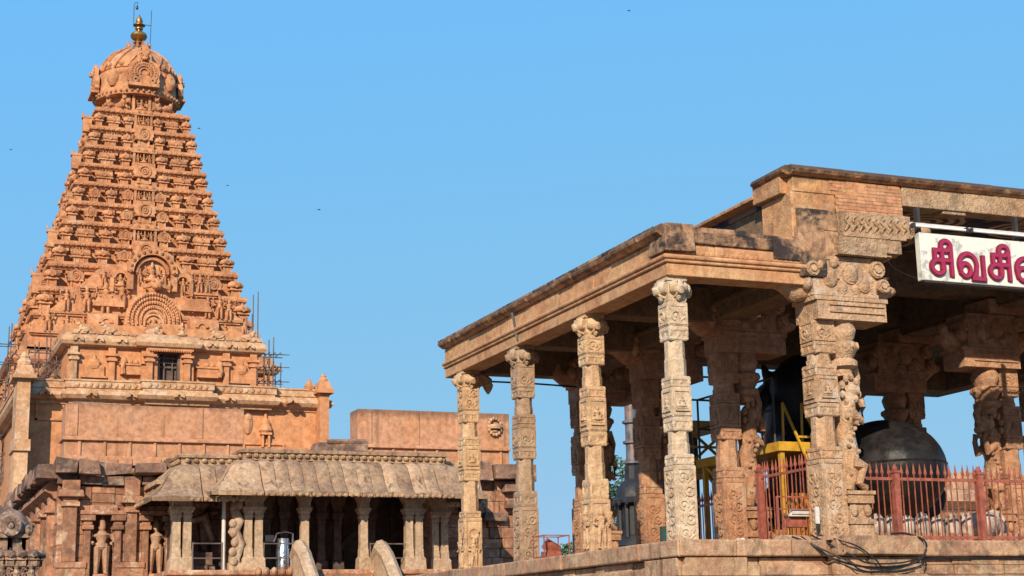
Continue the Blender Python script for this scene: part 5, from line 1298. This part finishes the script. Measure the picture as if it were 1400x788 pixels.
# ------------------------------------------------------------------ small things
mt = thing('flag_mast', 'tall ringed metal temple mast on a dark bronze bell-shaped base', 'mast'); mx, my = 24.95, 50.
b = MB(); prof = []
for k in range(7):
    z = 6.9+k*.72; prof += [(.22, z), (.22, z+.56), (.32, z+.6), (.32, z+.68), (.22, z+.71)]
b.lathe((mx, my, 0), prof, 14); b.build('shaft', M_mast, mt, smooth=35)
b = MB(); b.lathe((mx, my, 0), [(.62, 0), (.62, 4.6), (.75, 4.62), (.6, 4.9), (.52, 5.0), (.52, 6.0), (.62, 6.05), (.78, 6.1), (.8, 6.2), (.66, 6.3), (.6, 6.6), (.42, 6.85), (.3, 6.95), (.3, 7.4), (.26, 7.45)], 10)
for k in range(10): a = k*math.pi/5; b.tube([(mx+.56*math.cos(a), my+.56*math.sin(a), 4.9), (mx+.56*math.cos(a), my+.56*math.sin(a), 6.05)], .09, 6)
for k in range(16): a = k*math.pi/8; b.ell((mx+.8*math.cos(a), my+.8*math.sin(a), 6.1), (.08, .08, .12), 6, 4)
b.build('base', M_mastbase, mt, smooth=35); recentre(mt, mx, my, 0)

cg = thing('caged_lamp', 'small rusty cage with a red floodlight on the plinth edge', 'lamp')
b = MB(); cx0, cx1, cy0, cy1, cz0, cz1 = 11.42, 11.92, 26.6, 27.1, F+.01, F+.4
for x in (cx0, cx1):
    for y in (cy0, cy1): b.bar((x, y, cz0), (x, y, cz1), .018)
for z in (cz0+.01, cz1):
    for a, c in (((cx0, cy0), (cx1, cy0)), ((cx1, cy0), (cx1, cy1)), ((cx1, cy1), (cx0, cy1)), ((cx0, cy1), (cx0, cy0))): b.bar((*a, z), (*c, z), .018)
b.build('cage', M_fence, cg)
b = MB(); b.obox((11.67, 26.85, F+.20), (.3, .12, .2), Matrix.Rotation(.5, 3, 'Y')@Matrix.Rotation(.4, 3, 'X')); b.box(11.52, 11.82, 26.75, 27.0, F+.02, F+.12); b.build('floodlight', M_fence, cg); recentre(cg, 11.67, 26.85, F)

fl = thing('floodlight', 'boxy rusty floodlight on a bracket in front of the yellow ladder', 'floodlight')
b = MB(); b.box(14.0, 14.36, 22.42, 22.6, 3.27, 3.47, .02); b.build('housing', M_fence, fl)
b = MB(); b.tube([(14.02, 22.36, 3.5), (14.34, 22.36, 3.5)], .045, 8); b.box(14.0, 14.36, 22.35, 22.42, 3.44, 3.5); b.build('visor', M_tubegrey, fl)
b = MB()
for x in (13.98, 14.38): b.bar((x, 22.5, 3.06), (x, 22.5, 3.5), .02)
b.bar((13.98, 22.5, 3.12), (14.38, 22.5, 3.12), .03); b.build('bracket', M_fence, fl); recentre(fl, 14.18, 22.5, F)
b = MB(); b.bar((13.72, 22.3, 3.0), (13.72, 22.3, 3.75), .02); b.bar((14.5, 22.3, 3.0), (14.5, 22.3, 3.75), .02); b.bar((13.72, 22.3, 3.75), (14.5, 22.3, 3.75), .025); b.bar((13.72, 22.3, 3.1), (14.5, 22.3, 3.1), .025); b.bar((13.72, 22.3, 3.55), (14.5, 22.3, 3.55), .02)
tag(b.build('barrier_frame', M_fence), 'red rectangular barrier frame around the rusty floodlight', 'barrier')
b = MB(); b.box(14.13, 14.2, 21.8, 21.83, 3.28, 3.55); tag(b.build('notice', M_tubegrey), 'small white notice on the left edge of the lion pillar', 'notice')
b = MB(); b.box(13.5, 14.05, 21.75, 22.2, 3.0, 3.1, .08, .01); tag(b.build('stone_slab', M_plinth), 'flat pale stone slab in front of the red barrier', 'stone slab')
b = MB(); b.box(12.75, 13.2, 24.5, 24.6, F, F+.42); tag(b.build('green_board', M_green), 'dark green board leaning behind the cream corner column', 'board')
b = MB(); b.ell((12.56, 21.6, F-.01), (.07, .06, .035)); b.ell((12.63, 21.58, F), (.04, .05, .03))
tag(b.build('lime_lump', M_white, None, smooth=50), 'small white lime lump on the plinth edge', 'lump')

def cable(pts, r, lab):
    b = MB(); P = [Vector(p) for p in pts]; out = []
    for i in range(len(P)-1):
        p0 = P[max(i-1, 0)]; p1 = P[i]; p2 = P[i+1]; p3 = P[min(i+2, len(P)-1)]
        for k in range(6):
            t = k/6; out.append(.5*((2*p1)+(p2-p0)*t+(2*p0-5*p1+4*p2-p3)*t*t+(3*p1-p0-3*p2+p3)*t**3))
    out.append(P[-1]); b.tube(out, r, 6); tag(b.build('cable', M_cable, None, smooth=60), lab, 'cable', 'cables on the plinth')
ye = 21.36
cable([(13.6, 21.7, 3.06), (13.75, ye, 2.92), (14.0, ye-.08, 2.72), (14.4, ye-.22, 2.58), (14.9, ye-.22, 2.55), (15.3, ye-.22, 2.57), (15.6, ye-.28, 2.7), (15.68, ye-.28, 2.95), (15.5, 21.3, 3.09), (15.3, 21.45, 3.1)], .018, 'thick black cable looping over the lion pillar footing')
cable([(13.95, 21.7, 3.09), (14.05, ye-.02, 2.93), (14.3, ye-.22, 2.75), (14.6, ye-.24, 2.62), (15.2, ye-.24, 2.62), (15.9, ye, 2.70), (17.5, ye, 2.70), (21, ye, 2.66)], .014, 'long black cable running along the plinth under the fence')
cable([(14.1, 21.7, 3.09), (14.15, ye-.24, 2.96), (14.45, ye-.25, 2.86), (14.75, ye-.25, 2.66), (14.9, ye-.24, 2.56), (15.6, ye-.24, 2.63)], .012, 'thin black cable hanging from the lion pillar foot')
cable([(13.7, 21.6, 3.06), (13.9, ye-.02, 2.85), (14.2, ye-.23, 2.66), (14.5, ye-.24, 2.50), (15.1, ye-.2, 2.48), (15.5, ye-.2, 2.55)], .012, 'lowest sagging black cable on the plinth')
cable([(15.75, 21.8, 7.9), (16.0, 21.75, 7.6), (16.4, 21.7, 7.45)], .008, 'thin wire drooping from the pillar capital to the signboard')
cable([(11.7, 31.9, 7.1), (13.2, 31.6, 7.05), (14.4, 31.4, 6.98)], .02, 'thin dark wire strung between the far columns')
b = MB(); b.bar((11.6, 28.1, 7.3), (11.52, 28.15, 7.85), .04); tag(b.build('iron_cramp', M_iron), 'dark iron cramp on the outer beam above the third column', 'cramp')

cl = thing('cloister_building', 'low far stone cloister with a dark opening behind the fence', 'building')
b = MB(); b.box(38, 52, 52, 60, 0, 7.0); b.sweep([(-.3, 6.2), (.1, 6.2), (.5, 6.5), (.4, 6.8), (.1, 7.0), (-.3, 7.0)], [(38, 60), (38, 52), (52, 52)])
for k in range(20): b.box(38+k*.7, 38.4+k*.7, 51.5, 52, 5.75, 6.05)
for k in range(5): b.box(38.3+k*3, 38.9+k*3, 51.6, 52, 0, 6)
b.build('wall', M_plinth, cl); b = MB(); b.box(39.6, 40.8, 51.93, 52.0, 0, 6.2); b.build('opening', M_inside, cl)  # flat dark panel on the solid wall stands in for a shaded opening
b = MB(); random.seed(2)
for k in range(12): b.box(38.2+k*1.1, 39.1+k*1.1, 52.3, 53.2, 7.0, 7.5+random.random()*.5, .12, .08)
b.build('parapet', M_plinth, cl); recentre(cl, 45, 56, 0)

def tree(x, y, h, r, lab, seed):
    random.seed(seed); t = thing('leafy_tree', lab, 'tree', 'trees behind the pavilion')
    b = MB(); b.tube([(x, y, 0), (x+.1, y, h*.35), (x-.1, y+.1, h*.75)], [.3, .22, .1], 8)
    for k in range(6): a = k*1.05; b.tube([(x, y, h*(.35+.05*k)), (x+r*.5*math.cos(a), y+r*.5*math.sin(a), h*(.55+.06*k))], [.1, .03], 5)
    b.build('trunk', M_trunk, t)
    b = MB()
    cl_ = [(Vector((random.gauss(0, .42)*r, random.gauss(0, .42)*r, random.gauss(0, .20)*h)), random.uniform(.35, .6)) for k in range(60)]
    for c0, rr in cl_:
        for k in range(230):
            v = Vector((random.gauss(0, 1), random.gauss(0, 1), random.gauss(0, 1))).normalized()*rr*random.uniform(.5, 1.1)
            p = Vector((x, y, h*.72))+c0+v; s_ = random.uniform(.06, .13)
            d1 = Vector((random.gauss(0, 1), random.gauss(0, 1), random.gauss(0, .6))).normalized(); d2 = d1.orthogonal().normalized()
            b.add([p-d1*s_, p+d2*s_*.5, p+d1*s_, p-d2*s_*.5], [(0, 1, 2, 3)])
    b.build('crown', M_leaf, t); recentre(t, x, y, 0)
tree(26.9, 56, 6.3, 1.5, 'green leafy tree between the golden figure column and the bronze mast base', 1); tree(28.9, 58, 5.4, 1.7, 'low green tree behind the bronze mast base', 6)

def bird(x, y, Y, s, lab):
    p = at(x, y, Y); b = MB(); b.ell(p, (s*.5, s*.18, s*.16), 7, 5); b.ell(p+Vector((s*.5, 0, s*.08)), s*.13, 6, 4)
    for k in (-1, 1): b.add([p+Vector((.15*s, 0, .05*s)), p+Vector((.05*s, k*.55*s, .35*s)), p+Vector((-.1*s, k*.95*s, .2*s)), p+Vector((-.2*s, 0, .05*s)), p+Vector((-.02*s, k*.5*s, .28*s))], [(0, 1, 2, 4), (0, 4, 3), (4, 2, 3)])
    b.add([p+Vector((-.4*s, -.1*s, 0)), p+Vector((-.85*s, -.16*s, .02*s)), p+Vector((-.85*s, .16*s, .02*s)), p+Vector((-.4*s, .1*s, 0))], [(0, 1, 2, 3)])
    tag(b.build('bird', M_bird), lab, 'bird', 'birds in the sky')
bird(272, 176, 120, 0.20, 'tiny dark bird just right of the tower top'); bird(436, 287, 110, 0.22, 'tiny dark bird in open sky between tower and pavilion'); bird(860, 15, 110, 0.24, 'tiny dark bird near the top edge of the sky'); bird(15, 205, 120, 0.18, 'tiny dark bird left of the tower'); bird(311, 254, 115, 0.17, 'tiny dark bird close to the right slope of the tower')

# worn arrises on the masonry
for o in list(scene.objects):
    if o.type == 'MESH' and o.name.split('.')[0] in ('plinth_cap', 'plinth_wall', 'pillar_footing', 'entablature', 'outer_beam', 'eave_cornice', 'stained_corner_course', 'stained_block', 'clerestory_wall', 'roof_cornice', 'roof_frieze', 'block_wall', 'ruined_cornice', 'broken_ledge', 'podium', 'pilaster', 'niche_frame'):
        far = o.name.split('.')[0] in ('block_wall', 'ruined_cornice', 'broken_ledge', 'podium', 'pilaster', 'niche_frame')
        md = o.modifiers.new('Bevel', 'BEVEL'); md.width = .035 if far else .014; md.segments = 2; md.limit_method = 'ANGLE'
